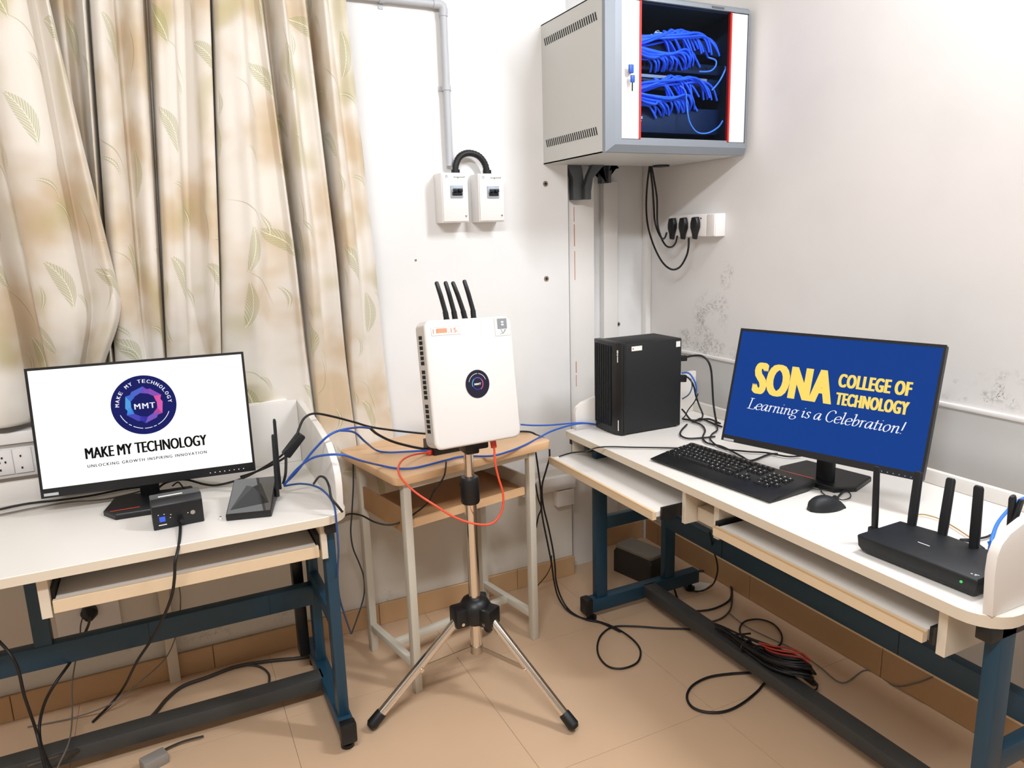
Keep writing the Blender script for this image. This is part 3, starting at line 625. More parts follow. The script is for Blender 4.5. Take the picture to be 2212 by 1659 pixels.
hub = MB().tube([(TX, TYY, z) for z in (.268, .285, .325, .345, .352)], [.040, .052, .052, .040, .026], 24)
obj('hub', hub, M_black, tp)
for i, (fx, fy) in enumerate(feet):
    d = Vector((fx-TX, fy-TYY, 0)).normalized(); s = Vector((-d.y, d.x, 0))
    obj('hub_ear', MB().obox(Vector((TX, TYY, .300))+d*.055, d, s, (0, 0, 1), .05, .062, .062), M_black, tp, bev=.008)
    a0 = Vector((TX, TYY, .290))+d*.062; e = Vector((fx, fy, .016))
    u_ = (e-a0).normalized()
    lg = obj('leg', MB().cyl(a0, e-u_*.045, .0145, n=22), M_chrome, tp)
    obj('rubber_foot', MB().tube([e-u_*.055, e-u_*.05, e-u_*.01, e], [.0165, .018, .019, .012], 16), M_rubber, lg)
    mid = a0+(e-a0)*.44; brace0 = Vector((TX, TYY, .172))+d*.02
    obj('brace', MB().bar(brace0, mid-Vector((0, 0, .012)), .015, .003, ref=s), M_steel, tp)
    obj('rivet', MB().cyl(mid-s*.019-Vector((0, 0, .008)), mid+s*.019-Vector((0, 0, .008)), .007, n=12), M_chrome, tp)
    for q in (-1, 1): obj('screw', MB().cyl(Vector((TX, TYY, .285))+d*.058+s*(q*.0315), Vector((TX, TYY, .285))+d*.058+s*(q*.0345), .0055, n=12), M_chrome, tp)
obj('brace_collar', MB().cyl((TX, TYY, .155), (TX, TYY, .18), .022), M_steel, tp)

# ------------------------------------------------------------------ radio box on the tripod
BF = panelframe(.8071, 1.9289, 1.0796, 4.8949, .1571, -.0422)
rb = bpy.data.objects.new('radio_unit', None); COL.objects.link(rb); rb.matrix_world = BF @ Matrix.Translation((0, -.1845, 0)); W[rb] = rb.matrix_world.copy(); rb.empty_display_size = .05
tag(rb, 'white box-shaped radio unit with four antennas mounted on the chrome tripod', 'radio unit')
def bobj(n_, mb, m, p=rb, **k): return obj(n_, mb.xf(BF), m, p, **k)
hw, hh = .15, .1845
def sec(g, z, r=.022): return [(x, y, z) for x, y in rrect(-hw+g, hw-g, -hh+g, hh-g, r)]
body = MB().loft([sec(.006, -.062), sec(.002, -.058), sec(.002, -.012), sec(0, -.010), sec(0, -.004), sec(.003, -.001), sec(.006, 0)])
bobj('housing', body, M_radio, smooth=50)
sl = MB()
for grp in range(3):
    for k in range(6):
        y = .138-grp*.098-k*.0145
        sl.box(-hw+.0010, -hw+.0025, y-.0052, y+.0052, -.044, -.026)
vs_ = bobj('vent_slots', sl, M_slot, smooth=0)
bobj('sticker_edge', MB().box(-.1318, -.0332, .1402, .1638, .0, .0005), mat('sticker_grey_edge', '#a8a29a', .6), smooth=0)
st = bobj('sticker', MB().box(-.131, -.034, .141, .163, .0, .0008), M_paper, smooth=0); tag(st, 'white sticker with orange digits')
t_ = text_mb('11', -.126, -.113, .146, .159, .001, offset=.0).xf(BF); obj('lettering', t_, mat('orange_print', '#c96f3c', .6), st, smooth=0)
bl = MB().box(-.113, -.08, .147, .160, .0008, .0011); obj('print_block', bl.xf(BF), mat('peach_print', '#e09a78', .6), st, smooth=0)
t_ = text_mb('.15.', -.077, -.042, .146, .159, .001).xf(BF); obj('lettering', t_, mat('orange_print', ''), st, smooth=0)
bobj('sticker_edge', MB().box(.0862, .1418, .1262, .1808, .0, .0005), mat('sticker_grey_edge', ''), smooth=0)
st = bobj('sticker', MB().box(.087, .141, .127, .180, .0, .0008), M_paper, smooth=0); tag(st, 'white sticker with grey box pictogram')
ic = MB().box(.096, .131, .147, .178, .0009, .0012); o_ = obj('pictogram', ic.xf(BF), mat('grey_print', '#8b8f93', .6), st, smooth=0)
ic = MB().box(.110, .119, .165, .170, .0013, .0015).box(.110, .119, .157, .162, .0013, .0015); obj('pictogram_window', ic.xf(BF), M_paper, st, smooth=0)
ic = MB().add([(.106, .146, .001), (.109, .146, .001), (.115, .135, .001), (.122, .145, .001), (.127, .145, .001), (.117, .133, .001), (.103, .131, .001), (.102, .132, .001), (.112, .135, .001)], [(0, 1, 2, 8), (2, 3, 4, 5), (2, 5, 6, 7)])
obj('pictogram_tail', ic.xf(BF), mat('grey_print', ''), st, smooth=0)
em = bobj('emblem', disc(MB(), .0075, -.009, .0415, .0012), mat('navy_print', '#0a0a26', .3), smooth=0)
def P2(name, h): return mat(name, h, .4)
for (r0, r1, a0, a1, m) in ((.030, .0312, 20, 80, M_paper), (.030, .0312, 88, 165, M_paper), (.017, .020, -60, 40, P2('pink_print', '#c0508f')), (.017, .020, 40, 130, P2('violet_print', '#5a48a8')), (.017, .020, 130, 200, P2('cyan_print', '#4c9ed8')), (.015, .018, 200, 300, P2('indigo_print', '#2f2e8c'))):
    obj('emblem_arc', arc(MB(), .0075, -.009, r0, r1, a0, a1, .0016).xf(BF), m, em, smooth=0)
obj('lettering', text_mb('MMT', -.004, .019, -.0125, -.0065, .0017, offset=.03).xf(BF), M_paper, em, smooth=0)
for (xb, xm, xt, zt) in ((-.057, -.059, -.079, .297), (-.028, -.030, -.049, .297), (.006, .002, -.024, .296), (.037, .037, .016, .300)):
    an = bobj('antenna', MB().tube([(xb, .1835, -.034), (xb, .187, -.034), (xb, .188, -.034), (xm, .209, -.034)], [.0095, .0095, .0082, .0080], 14), M_black)
    obj('whip', MB().tube([Vector(p) for p in ((xm, .207, -.034), (xm-.0005, .212, -.034), (xm+(xt-xm)*.5, (.214+zt)/2, -.034), (xt, zt-.004, -.034), (xt-.0008, zt, -.034))], [.0074, .0070, .0068, .0062, .0035], 14).xf(BF), M_black, an)
bobj('mount_plate', MB().box(-.04, .04, -.14, .10, -.068, -.061), M_steel)
obj('pole_clamp', MB().box(TX-.03, TX+.03, TYY-.045, TYY+.024, 1.0, 1.03), M_black, rb, bev=.004)
# charger brick on the small table
cb = thing('power_injector', 'small black power injector box on the beech table behind the radio unit', 'power injector', (.85, 2.31, .765), math.radians(5))
m_ = W[cb]; obj('case', MB().box(-.07, .07, -.045, .045, 0, .042).xf(m_), M_black, cb, bev=.003)
obj('port', MB().box(-.0712, -.07, -.03, -.012, .012, .026).xf(m_), M_slot, cb, smooth=0)
# ------------------------------------------------------------------ monitors
def monitor(label, PF, hw, hh, scr, base_loc, base_yaw, neck_xy, bw, bd):
    r = thing('monitor', label, 'monitor', (base_loc[0], base_loc[1], Z), base_yaw, 'desk monitors')
    def o_(n_, mb, m, p=r, **k): return obj(n_, mb.xf(PF), m, p, **k)
    h_ = o_('housing', MB().loft([[(x, y, z) for x, y in rrect(-hw+g, hw-g, -hh+g, hh-g, .006, 3)] for z, g in ((-.035, .06), (-.022, .015), (-.016, 0), (0, 0))]), M_black)
    x0, x1, y0, y1 = scr
    bz = MB()
    for b in ((-hw, x0, -hh, hh), (x1, hw, -hh, hh), (x0, x1, y1, hh), (x0, x1, -hh, y0)): bz.box(b[0], b[1], b[2], b[3], 0, .002)
    o_('bezel', bz, M_black, h_, smooth=0)
    RB = W[r]
    bp = [(-bw, -bd*.35), (-bw*.72, -bd), (bw*.72, -bd), (bw, -bd*.35), (bw*.85, bd), (-bw*.85, bd)]
    obj('base', MB().loft([[(x*k, y*k, z) for x, y in bp] for z, k in ((0, 1), (.012, 1), (.016, .97))]).xf(RB), M_black, r)
    nb = Vector((neck_xy[0], neck_xy[1], Z+.014)); up_ = PF @ Vector((0, -hh*.35, -.03)); dv = (up_-nb); 
    side = RB.to_3x3() @ Vector((1, 0, 0)); k = .026; fr = RB.to_3x3() @ Vector((0, 1, 0))
    rings = [[q+side*(a*k)+fr*b for a, b in ((-1, 0), (1, 0), (1, .018), (-1, .018))] for q in (nb, nb+Vector((0, 0, .10)), up_)]
    obj('neck', MB().loft(rings), M_blackm, r, bev=.003)
    return r, h_, o_
FL_ = panelframe(-.0725, 2.3241, .9901, 4.6289, .1144)
mL, hL, oL = monitor('monitor showing a round navy logo on white, on the left desk before the curtain', FL_, .2855, .1835, (-.2785, .2785, -.157, .1765), (-.082, 2.285), math.radians(-3), (-.088, 2.352), .125, .085)
sc = oL('screen', MB().box(-.2785, .2785, -.157, .1765, .0, .0008), screen_mat('screen_white', '#fdfdfa', 1.15), hL, smooth=0)
navy = screen_mat('screen_navy', '#131a62')
oL('logo_disc', disc(MB(), .0, .052, .0862, .0011, 64), navy, hL, smooth=0)
R_, cx, cy = .0862, 0, .052
cols = ['#6b4fb0', '#4f9fe0', '#3fa8e8', '#4238a8', '#b04aa8', '#d84f98']
import itertools
for k in range(6):
    a = math.radians(60*k+88); b = a+math.radians(62); c2 = a+math.radians(20)
    pt = lambda r, t: (cx+r*math.cos(t), cy+r*math.sin(t), .0014)
    q = [pt(.054, a), pt(.050, a+math.radians(38)), pt(.044, b), pt(.036, a+math.radians(50)), pt(.036, a+math.radians(12))]
    oL('logo_blade', MB().add(q, [(0, 1, 2, 3, 4)]), screen_mat('screen_blade_%d' % k, ['#4e66c8', '#52a0e0', '#4a48b8', '#7a58c0', '#d860b0', '#8a50b8'][[0, 1, 2, 3, 4, 5][k]]), hL, smooth=0)
    q = [pt(.054, a), pt(.036, a+math.radians(12)), pt(.0335, a-math.radians(16)), pt(.043, a-math.radians(22))]
    oL('logo_blade', MB().add(q, [(0, 1, 2, 3)]), screen_mat('screen_bladeb_%d' % k, ['#6d4fc0', '#3f6fd0', '#3c86e0', '#34309c', '#b84a9c', '#e0559c'][k]), hL, smooth=0)
white_s = screen_mat('screen_text_white', '#f4f4ff'); black_s = screen_mat('screen_text_black', '#101010')
oL('lettering', text_mb('MMT', -.026, .029, .041, .057, .0016, spacing=1.2, fat=.0006), white_s, hL, smooth=0)
word = 'MAKE MY TECHNOLOGY'; ring = MB(); n_ = len(word)
for i, ch in enumerate(word):
    if ch == ' ': continue
    a = math.radians(176-i*(172/(n_-1))); tm = text_mb(ch, -.0045, .0045, -.005, .005, 0, fat=.0004)
    tm.xf(Matrix.Translation((cx+.0695*math.cos(a), cy+.0695*math.sin(a), .0014)) @ Matrix.Rotation(a-PI/2, 4, 'Z')); ring.add(tm.v, tm.f)
oL('lettering', ring, white_s, hL, smooth=0)
ar = MB()
for (a0, a1) in ((200, 225), (229, 236), (240, 262), (266, 283), (286, 293), (297, 338)): arc(ar, cx, cy, .0675, .0693, a0, a1, .0014, 10)
oL('logo_arc', ar, white_s, hL, smooth=0)
oL('lettering', text_mb('MAKE MY TECHNOLOGY', -.165, .157, -.087, -.055, .0014, fat=.0014), black_s, hL, smooth=0)
oL('lettering', text_mb('UNLOCKING GROWTH INSPIRING INNOVATION', -.163, .153, -.112, -.1035, .0014, spacing=1.3, fat=.0003), black_s, hL, smooth=0)
oL('badge', MB().box(-.278, -.242, -.178, -.170, .002, .0025), mat('badge_grey', '#b9bbbd', .5), hL, smooth=0)
bt = MB()
for k in range(8): bt.box(.155+k*.0135, .158+k*.0135, -.174, -.1715, .002, .0024)
oL('button_marks', bt, M_paper, hL, smooth=0)
def strip(r, pts, bw, bd):
    obj('red_strip', MB().add([(pts[0][0], pts[0][1], .0166), (pts[1][0], pts[1][1], .0166), (pts[2][0], pts[2][1], .0166), (pts[3][0], pts[3][1], .0166)], [(0, 1, 2, 3)]).xf(W[r]), mat('red_plastic', '#d8462c', .4), r, smooth=0)
strip(mL, [(-.105, -.055), (-.03, -.051), (-.03, -.046), (-.105, -.050)], 0, 0)

FR_ = panelframe(1.6676, 1.4312, 1.0182, 3.432, .2732)
mR, hR, oR = monitor('monitor with blue screen and yellow lettering on the right desk', FR_, .2905, .1775, (-.284, .284, -.158, .1695), (1.735, 1.475), math.radians(-80), (1.692, 1.432), .125, .085)
oR('screen', MB().box(-.284, .284, -.158, .1695, 0, .0008), screen_mat('screen_blue', '#0c3d8c'), hR, smooth=0)
yl = screen_mat('screen_yellow', '#ffdf70'); 
def imp(s_, x0, x1, y0, y1, off): return text_mb(s_, x0, x1, y0, y1, .0014, offset=.012, spacing=1.12, fat=off)
oR('lettering', imp('SONA', -.219, .027, -.018, .078, .0062), yl, hR, smooth=0)
oR('lettering', imp('COLLEGE OF', .036, .228, .035, .073, .0021), yl, hR, smooth=0)
oR('lettering', imp('TECHNOLOGY', .037, .229, -.015, .020, .0020), yl, hR, smooth=0)
# italic book hand, written with a slanted broad pen
GL = {  # glyph: (strokes, advance); x-height 1, ascender 1.75
 'L': ([[(.3, 1.7), (.3, .05)], [(.05, 1.68), (.6, 1.68)], [(.05, .03), (1.0, .03), (1.08, .42)]], 1.15),
 'e': ([[(.1, .5), (.72, .62), (.7, .92), (.45, 1.0), (.18, .8), (.1, .4), (.25, .05), (.5, .02), (.75, .2)]], .82),
 'a': ([[(.75, .95), (.45, 1.0), (.15, .7), (.1, .25), (.25, .02), (.5, .2), (.75, .95)], [(.75, 1.0), (.7, .15), (.82, .03), (.98, .2)]], .98),
 'r': ([[(.02, .85), (.2, 1.0), (.22, .85), (.2, 0)], [(.22, .7), (.42, .98), (.62, .95)]], .66),
 'n': ([[(.02, .85), (.2, 1.0), (.22, .85), (.2, 0)], [(.22, .65), (.5, .98), (.7, .9), (.7, .2), (.78, .03), (.95, .2)]], .98),
 'i': ([[(.02, .85), (.2, 1.0), (.22, .85), (.2, .15), (.3, .02), (.45, .2)], [(.22, 1.38), (.24, 1.44)]], .5),
 'g': ([[(.75, .9), (.45, 1.0), (.15, .8), (.15, .5), (.4, .38), (.65, .55), (.68, .8), (.5, .98)], [(.7, .9), (.95, .98)], [(.3, .4), (.15, .2), (.3, .08), (.7, .02), (.8, -.25), (.5, -.5), (.15, -.45), (.05, -.22), (.25, .02)]], .95),
 's': ([[(.58, .82), (.4, 1.0), (.18, .85), (.22, .62), (.5, .42), (.52, .15), (.3, 0), (.05, .15)]], .68),
 'C': ([[(1.0, 1.35), (.95, 1.6), (.65, 1.74), (.25, 1.45), (.1, .85), (.2, .3), (.5, .02), (.8, .05), (1.0, .35)]], 1.1),
 'l': ([[(.02, 1.6), (.2, 1.72), (.22, 1.5), (.2, .15), (.3, .02), (.45, .2)]], .5),
 'b': ([[(.02, 1.6), (.2, 1.72), (.22, 1.4), (.2, .2), (.35, .02), (.6, .15), (.78, .55), (.7, .92), (.5, .98), (.24, .65)]], .9),
 't': ([[(.25, 1.35), (.2, .2), (.3, .02), (.5, .15)], [(.02, .96), (.5, .96)]], .56),
 'o': ([[(.45, 1.0), (.18, .8), (.1, .4), (.25, .04), (.45, .0), (.7, .25), (.76, .65), (.62, .95), (.45, 1.0)]], .9),
 '!': ([[(.25, 1.7), (.2, .5)], [(.18, .06), (.2, .12)]], .4), ' ': ([], .45)}
def hand(s_, x0, x1, y0, xh, z, pen=.17, shear=.2):
    tot = sum(GL[c][1] for c in s_); k = (x1-x0)/(tot+.2); ky = xh; mb = MB(); px = 0
    nv = (math.cos(math.radians(25))*pen/2, math.sin(math.radians(25))*pen/2*.6)
    for c in s_:
        for stf in GL[c][0]:
            P = spline([(a, b, 0) for a, b in stf], 5) if len(stf) > 2 else [Vector((a, b, 0)) for a, b in stf]
            for a, b in zip(P, P[1:]):
                q = [(a.x-nv[0], a.y-nv[1]), (a.x+nv[0], a.y+nv[1]), (b.x+nv[0], b.y+nv[1]), (b.x-nv[0], b.y-nv[1])]
                d = (b-a); d = d.normalized() if d.length else Vector((1, 0, 0)); w_ = Vector((-d.y, d.x, 0))*.035
                for qq in (q, [(a.x-w_.x, a.y-w_.y), (a.x+w_.x, a.y+w_.y), (b.x+w_.x, b.y+w_.y), (b.x-w_.x, b.y-w_.y)]):
                    mb.add([(x0+(px+x+shear*y)*k, y0+y*ky, z) for x, y in qq], [(0, 1, 2, 3)])
        px += GL[c][1]
    return mb
lt = hand('Learning is a Celebration!', -.224, .228, -.0665, .0195, .0015)
oR('lettering', lt, white_s, hR, smooth=0)
oR('badge', MB().box(-.282, -.247, -.176, -.169, .002, .0025), mat('badge_grey', ''), hR, smooth=0)
bt = MB()
for k in range(7): bt.box(.175+k*.0145, .1775+k*.0145, -.173, -.1705, .002, .0024)
oR('button_marks', bt, mat('blue_marks', '#7f93c8', .5), hR, smooth=0)
strip(mR, [(-.115, -.068), (.01, -.064), (.01, -.058), (-.115, -.062)], 0, 0)

# ------------------------------------------------------------------ computer tower
pc = thing('computer_tower', 'black computer tower standing at the far end of the right desk', 'computer tower', (1.62, 2.255, Z))
obj('case', MB().box(1.505, 1.762, 2.172, 2.345, Z+.004, 1.095), M_blackm, pc, bev=.004)
fr_ = [(1.508, 2.170), (1.490, 2.172), (1.478, 2.20), (1.475, 2.25), (1.477, 2.30), (1.482, 2.347), (1.508, 2.347)]
obj('front_fascia', MB().prism(fr_, Z+.002, 1.098), M_black, pc, bev=.002)
rb_ = MB()
for k in range(9): rb_.box(1.4725, 1.480, 2.222+k*.0125, 2.2275+k*.0125, Z+.03, 1.085)
obj('grille_ribs', rb_, M_blackm, pc, smooth=0)
obj('seam', MB().box(1.497, 1.500, 2.1695, 2.171, Z+.01, 1.09), M_slot, pc, smooth=0)
obj('lettering', MB().box(0, .012, .002, .008, 0, .0004).box(.014, .020, .002, .0075, 0, .0004).box(.022, .045, .003, .007, 0, .0004).xf(frame((1.4805, 2.193, 1.072), (0, 0, -1), (.35, -.94, 0))), M_paper, pc, smooth=0)
obj('label_strip', MB().box(1.4808, 1.4822, 2.180, 2.184, Z+.02, Z+.06), M_paper, pc, smooth=0)
s1 = obj('sticker', MB().box(1.532, 1.578, 2.1705, 2.172, 1.066, 1.083), M_paper, pc, smooth=0)
obj('sticker_mark', MB().cyl((1.538, 2.1704, 1.0745), (1.538, 2.1698, 1.0745), .0025), M_red, s1, smooth=0)
obj('sticker', MB().box(1.735, 1.754, 2.1705, 2.172, 1.063, 1.084), M_paper, pc, smooth=0)
for x in (1.52, 1.745):
    for y in (2.19, 2.33): obj('rubber_foot', MB().cyl((x, y, Z), (x, y, Z+.005), .01), M_rubber, pc)

# ------------------------------------------------------------------ keyboard
kx = Vector((.095, -.9955, 0)).normalized(); ky_ = Vector((.9955, .095, 0)).normalized()
kb = thing('keyboard', 'black full-size keyboard with palm rest on the right desk', 'keyboard', (1.524, 1.648, Z), math.atan2(kx.y, kx.x))
KM = W[kb]
def kobj(n_, mb, m, p=kb, **k): return obj(n_, mb.xf(KM), m, p, **k)
kobj('body', MB().prism([(-.098, .004), (-.102, .009), (-.045, .018), (.085, .030), (.097, .028), (.097, .010), (.06, .002), (-.06, .002)], -.242, .242, 'x').xf(Matrix.Identity(4)), M_black, bev=.004)
kobj('rear_foot', MB().box(-.2, -.16, .05, .08, 0, .012).box(.16, .2, .05, .08, 0, .012), M_black, smooth=0)
sl_ = (.030-.018)/.13
def kz(y): return .018+(y+.045)*sl_
rows = [(.072, [(-.226, 1), (-.189, 1), (-.170, 1), (-.151, 1), (-.132, 1), (-.104, 1), (-.085, 1), (-.066, 1), (-.047, 1), (-.019, 1), (0, 1), (.019, 1), (.038, 1), (.066, 1), (.085, 1), (.104, 1)]),
        (.044, [(-.226+.019*i, 1) for i in range(13)]+[(.030, 2)]+[(.066, 1), (.085, 1), (.104, 1)]+[(.138, 1), (.157, 1), (.176, 1), (.195, 1)]),
        (.025, [(-.2213, 1.5)]+[(-.1975+.019*i, 1) for i in range(12)]+[(.0345, 1.5)]+[(.066, 1), (.085, 1), (.104, 1)]+[(.138, 1), (.157, 1), (.176, 1), (.195, 1)]),
        (.006, [(-.219, 1.75)]+[(-.193+.019*i, 1) for i in range(11)]+[(.0275, 2.25)]+[(.138, 1), (.157, 1), (.176, 1)]),
        (-.013, [(-.214, 2.25)]+[(-.183+.019*i, 1) for i in range(10)]+[(.0225, 2.75)]+[(.085, 1)]+[(.138, 1), (.157, 1), (.176, 1), (.195, 1)]),
        (-.032, [(-.224, 1.25), (-.200, 1.25), (-.176, 1.25), (-.1045, 6.25), (-.033, 1.25), (-.009, 1.25), (.014, 1.25), (.037, 1.25)]+[(.066, 1), (.085, 1), (.104, 1)]+[(.1475, 2), (.176, 1)])]
KC = {}; leg = MB(); RK = random.Random(3)
for (ry, ks) in rows:
    for (rx, wd) in ks:
        if wd not in KC:
            hwk = wd*.0095-.0013
            mb = MB().loft([[(x, y, z) for x, y in rrect(-a, a, -b, b, .001, 1)] for z, a, b in ((0, hwk, .0082), (.0045, hwk-.0014, .0066), (.0048, hwk-.002, .0058))])
            me = bpy.data.meshes.new('key'); me.from_pydata([tuple(v) for v in mb.v], [], mb.f); me.materials.append(M_blackg if False else M_black); KC[wd] = me
        o = bpy.data.objects.new('key', KC[wd]); COL.objects.link(o); o.parent = kb
        o.matrix_local = Matrix.Translation((rx, ry, kz(ry))) @ Matrix.Rotation(math.atan(sl_), 4, 'X')
        W[o] = KM @ o.matrix_local
        zz = kz(ry)+.0053; k2 = .0013+RK.random()*.0010
        if wd < 3: leg.add([(rx-.003, ry+.0005, zz), (rx-.003+k2*1.6, ry+.0005, zz), (rx-.003+k2*1.6, ry+.0005+k2*1.7, zz+.0002), (rx-.003, ry+.0005+k2*1.7, zz+.0002)], [(0, 1, 2, 3)])
lo = kobj('key_legends', leg, M_paper, smooth=0); lo['kind'] = 'stuff'

# ------------------------------------------------------------------ mouse
ms = thing('computer_mouse', 'black wired computer mouse on the right desk beside the keyboard', 'mouse', (1.551, 1.300, Z), math.radians(-12))
MM = W[ms]; rings = []
for i in range(13):
    t = i/12; x = -.052+.104*t; hw_ = .031*math.sin(PI*min(1, max(.03, t*.94+.03)))**.45*(1-.12*t); hz = .043*math.sin(PI*(t*.80+.14))**.7*(1-.22*t)
    if i == 0: hw_, hz = .009, .010
    if i == 12: hw_, hz = .015, .008
    rings.append([(x, hw_*math.cos(a)*(1 if math.sin(a) > .3 else 1), max(0, hz*math.sin(a)**.8)) for a in [PI*k/12 for k in range(13)]])
obj('shell', MB().loft(rings).xf(MM), M_blackm, ms, smooth=60)
obj('scroll_wheel', MB().cyl((.028, -.004, .025), (.028, .004, .025), .009).xf(MM), M_rubber, ms)
obj('tail_mark', MB().box(.047, .053, -.006, .006, .004, .008).xf(MM), mat('red_plastic', ''), ms, smooth=0)

# ------------------------------------------------------------------ router on the right desk
u_r = Vector((.0126, -.2683, 0)).normalized()
rt_ = thing('router', 'black flat wifi router with upright paddle antennas at the near end of the right desk', 'router', (1.482, .945, Z), math.atan2(u_r.y, u_r.x), 'wifi routers')
RM = W[rt_]
def robj(n_, mb, m, p=rt_, **k): return obj(n_, mb.xf(RM), m, p, **k)
tp_ = [(-.135, -.083), (.135, -.083), (.140, .02), (.135, .083), (.04, .078), (-.05, .083), (-.132, .070)]
lowp = [(x*.93, y*.88) for x, y in tp_]
robj('body', MB().loft([[(x, y, .004) for x, y in lowp], [(x*.985, y*.97, .018) for x, y in tp_], [(x, y, .042) for x, y in tp_], [(x*.985, y*.97, .046) for x, y in tp_]]), M_blackm, bev=.0015, seg=1)
robj('feet', MB().box(-.11, -.09, -.06, -.04, 0, .006).box(.09, .11, -.06, -.04, 0, .006).box(-.11, -.09, .04, .06, 0, .006).box(.09, .11, .04, .06, 0, .006), M_rubber, smooth=0)
robj('badge', MB().box(-.035, -.008, -.012, -.0095, .0462, .0466), mat('badge_white', '#e8e8e8', .4), smooth=0)
robj('status_light', MB().cyl((.105, -.0835, .030), (.105, -.0855, .030), .0028, n=10), screen_mat('green_light', '#4fd060', 1.2), smooth=0)
robj('lettering', MB().box(.112, .116, -.067, -.064, .0462, .0465).box(.118, .127, -.063, -.061, .0462, .0465).box(.120, .124, -.068, -.066, .0462, .0465), mat('badge_white', ''), smooth=0)
def paddle(p, q, wd, parent, MX, ref, tapered=1):
    p, q = Vector(p), Vector(q); Zv = (q-p).normalized(); Xv = Vector(ref).normalized(); Xv = (Xv-Zv*Xv.dot(Zv)).normalized(); Yv = Zv.cross(Xv); L_ = (q-p).length
    def ring(t, a, b): c_ = p+Zv*(L_*t); return [c_+Xv*x+Yv*y for x, y in rrect(-a, a, -b, b, min(a, b)*.8, 3)]
    mb = MB().loft([ring(0, wd*.42, wd*.36), ring(.12, wd*.46, wd*.34), ring(.25, wd*.5, wd*.28), ring(.97, wd*.46, wd*.25), ring(1, wd*.36, wd*.18)])
    return obj('antenna', mb, M_blackm, parent)
lr = lambda p: Vector(p)
paddle((1.468, 1.088, .785), (1.459, 1.088, .944), .016, rt_, None, u_r)
paddle((1.546, 1.050, .785), (1.556, 1.05, .926), .022, rt_, None, u_r)
paddle((1.5556, .981, .785), (1.569, .981, .928), .022, rt_, None, u_r)
paddle((1.552, .905, .785), (1.546, .905, .937), .022, rt_, None, u_r)
paddle((1.500, .803, .785), (1.462, .790, .968), .018, rt_, None, (1, 0, 0))
paddle((1.455, .803, .785), (1.478, .782, .96), .016, rt_, None, (1, 0, 0))
for p in ((1.468, 1.088), (1.546, 1.05), (1.5556, .981), (1.552, .905), (1.5, .803), (1.455, .803)):
    obj('hinge', MB().box(p[0]-.010, p[0]+.008, p[1]-.012, p[1]+.012, .768, .792), M_blackm, rt_, bev=.003)

# ------------------------------------------------------------------ router on the left desk
rl = thing('router', 'small glossy black wedge router with two antennas on the left desk', 'router', (.178, 2.11, Z), math.radians(-14), 'wifi routers')
LM = W[rl]
prof = [(-.09, .0), (-.092, .018), (.085, .062), (.09, .055), (.09, .0)]
obj('body', MB().prism(prof, -.060, .060, 'x').xf(LM), M_black, rl, bev=.003)
def ontop(x, y, e=.0006): return (x, y, .018+(y+.092)*(.044/.177)+e)
obj('gloss_top', MB().add([ontop(-.057, -.088), ontop(.057, -.088), ontop(.057, .082), ontop(-.057, .082)], [(0, 1, 2, 3)]).xf(LM), mat('smoked_gloss', '#3a3a3c', .07, coat=1), rl, smooth=0)
obj('vent_facet', MB().add([ontop(-.05, -.07, .001), ontop(.05, -.05, .001), ontop(.02, .05, .001), ontop(0, .03, .004), ontop(-.02, .045, .001)], [(0, 1, 3), (1, 2, 3), (0, 3, 4)]).xf(LM), M_blackg, rl, smooth=0)
obj('lights', MB().box(-.035, -.030, -.072, -.069, .024, .0255).box(.004, .009, .012, .0145, .045, .0466), mat('badge_white', ''), rl, smooth=0)
for (bx, by, tz, lean) in ((.066, .02, .955, .0), (.066, .085, .985, .0)):
    p0 = LM @ Vector((bx, by, .02)); q0 = Vector((p0.x+.004, p0.y, tz))
    paddle(p0, q0, .017, rl, None, (0, 1, 0))
# UPS-like black adapter box
ub = thing('power_backup_box', 'black power backup box with blue socket on the left desk before the monitor', 'power box', (-.02, 2.11, Z), math.radians(3))
UM = W[ub]
obj('case', MB().prism([(-.045, 0), (-.045, .066), (-.030, .082), (.038, .075), (.045, .066), (.045, 0)], -.063, .063, 'x').xf(UM), M_black, ub, bev=.003)
obj('label_strip', MB().box(-.042, .018, -.012, -.004, .0815, .0822).xf(Matrix.Identity(4)).xf(UM @ Matrix.Translation((0, -.004, -.0005))), M_paper, ub, smooth=0)
yf = -.0458
obj('blue_socket', MB().box(-.047, -.032, yf-.002, yf+.001, .022, .036).xf(UM), mat('blue_plug', '#3f63e0', .4), ub, bev=.001)
obj('power_button', MB().cyl((.036, yf, .034), (.036, yf-.003, .034), .006).xf(UM), M_steel, ub)
mk = MB()
for (x, z) in ((-.048, .042), (-.034, .042), (-.02, .030), (-.018, .038), (.024, .034)): mk.box(x-.0013, x+.0013, yf-.0005, yf, z-.001, z+.001)
mk.box(-.050, -.030, yf-.0005, yf, .012, .0145)
obj('markings', mk.xf(UM), M_paper, ub, smooth=0)
obj('dc_plug', MB().cyl((.006, yf+.002, .022), (.006, yf-.02, .020), .006).xf(UM), M_rubber, ub)
sc_ = thing('screw_cap', 'tiny white screw cap lying on the left desk by the router', 'screw cap', (.086, 2.06, Z))
obj('cap', MB().cyl((.086, 2.06, Z), (.086, 2.06, Z+.008), .004), M_white, sc_); obj('cap_top', MB().cyl((.086, 2.06, Z+.008), (.086, 2.06, Z+.0085), .003), M_slot, sc_)

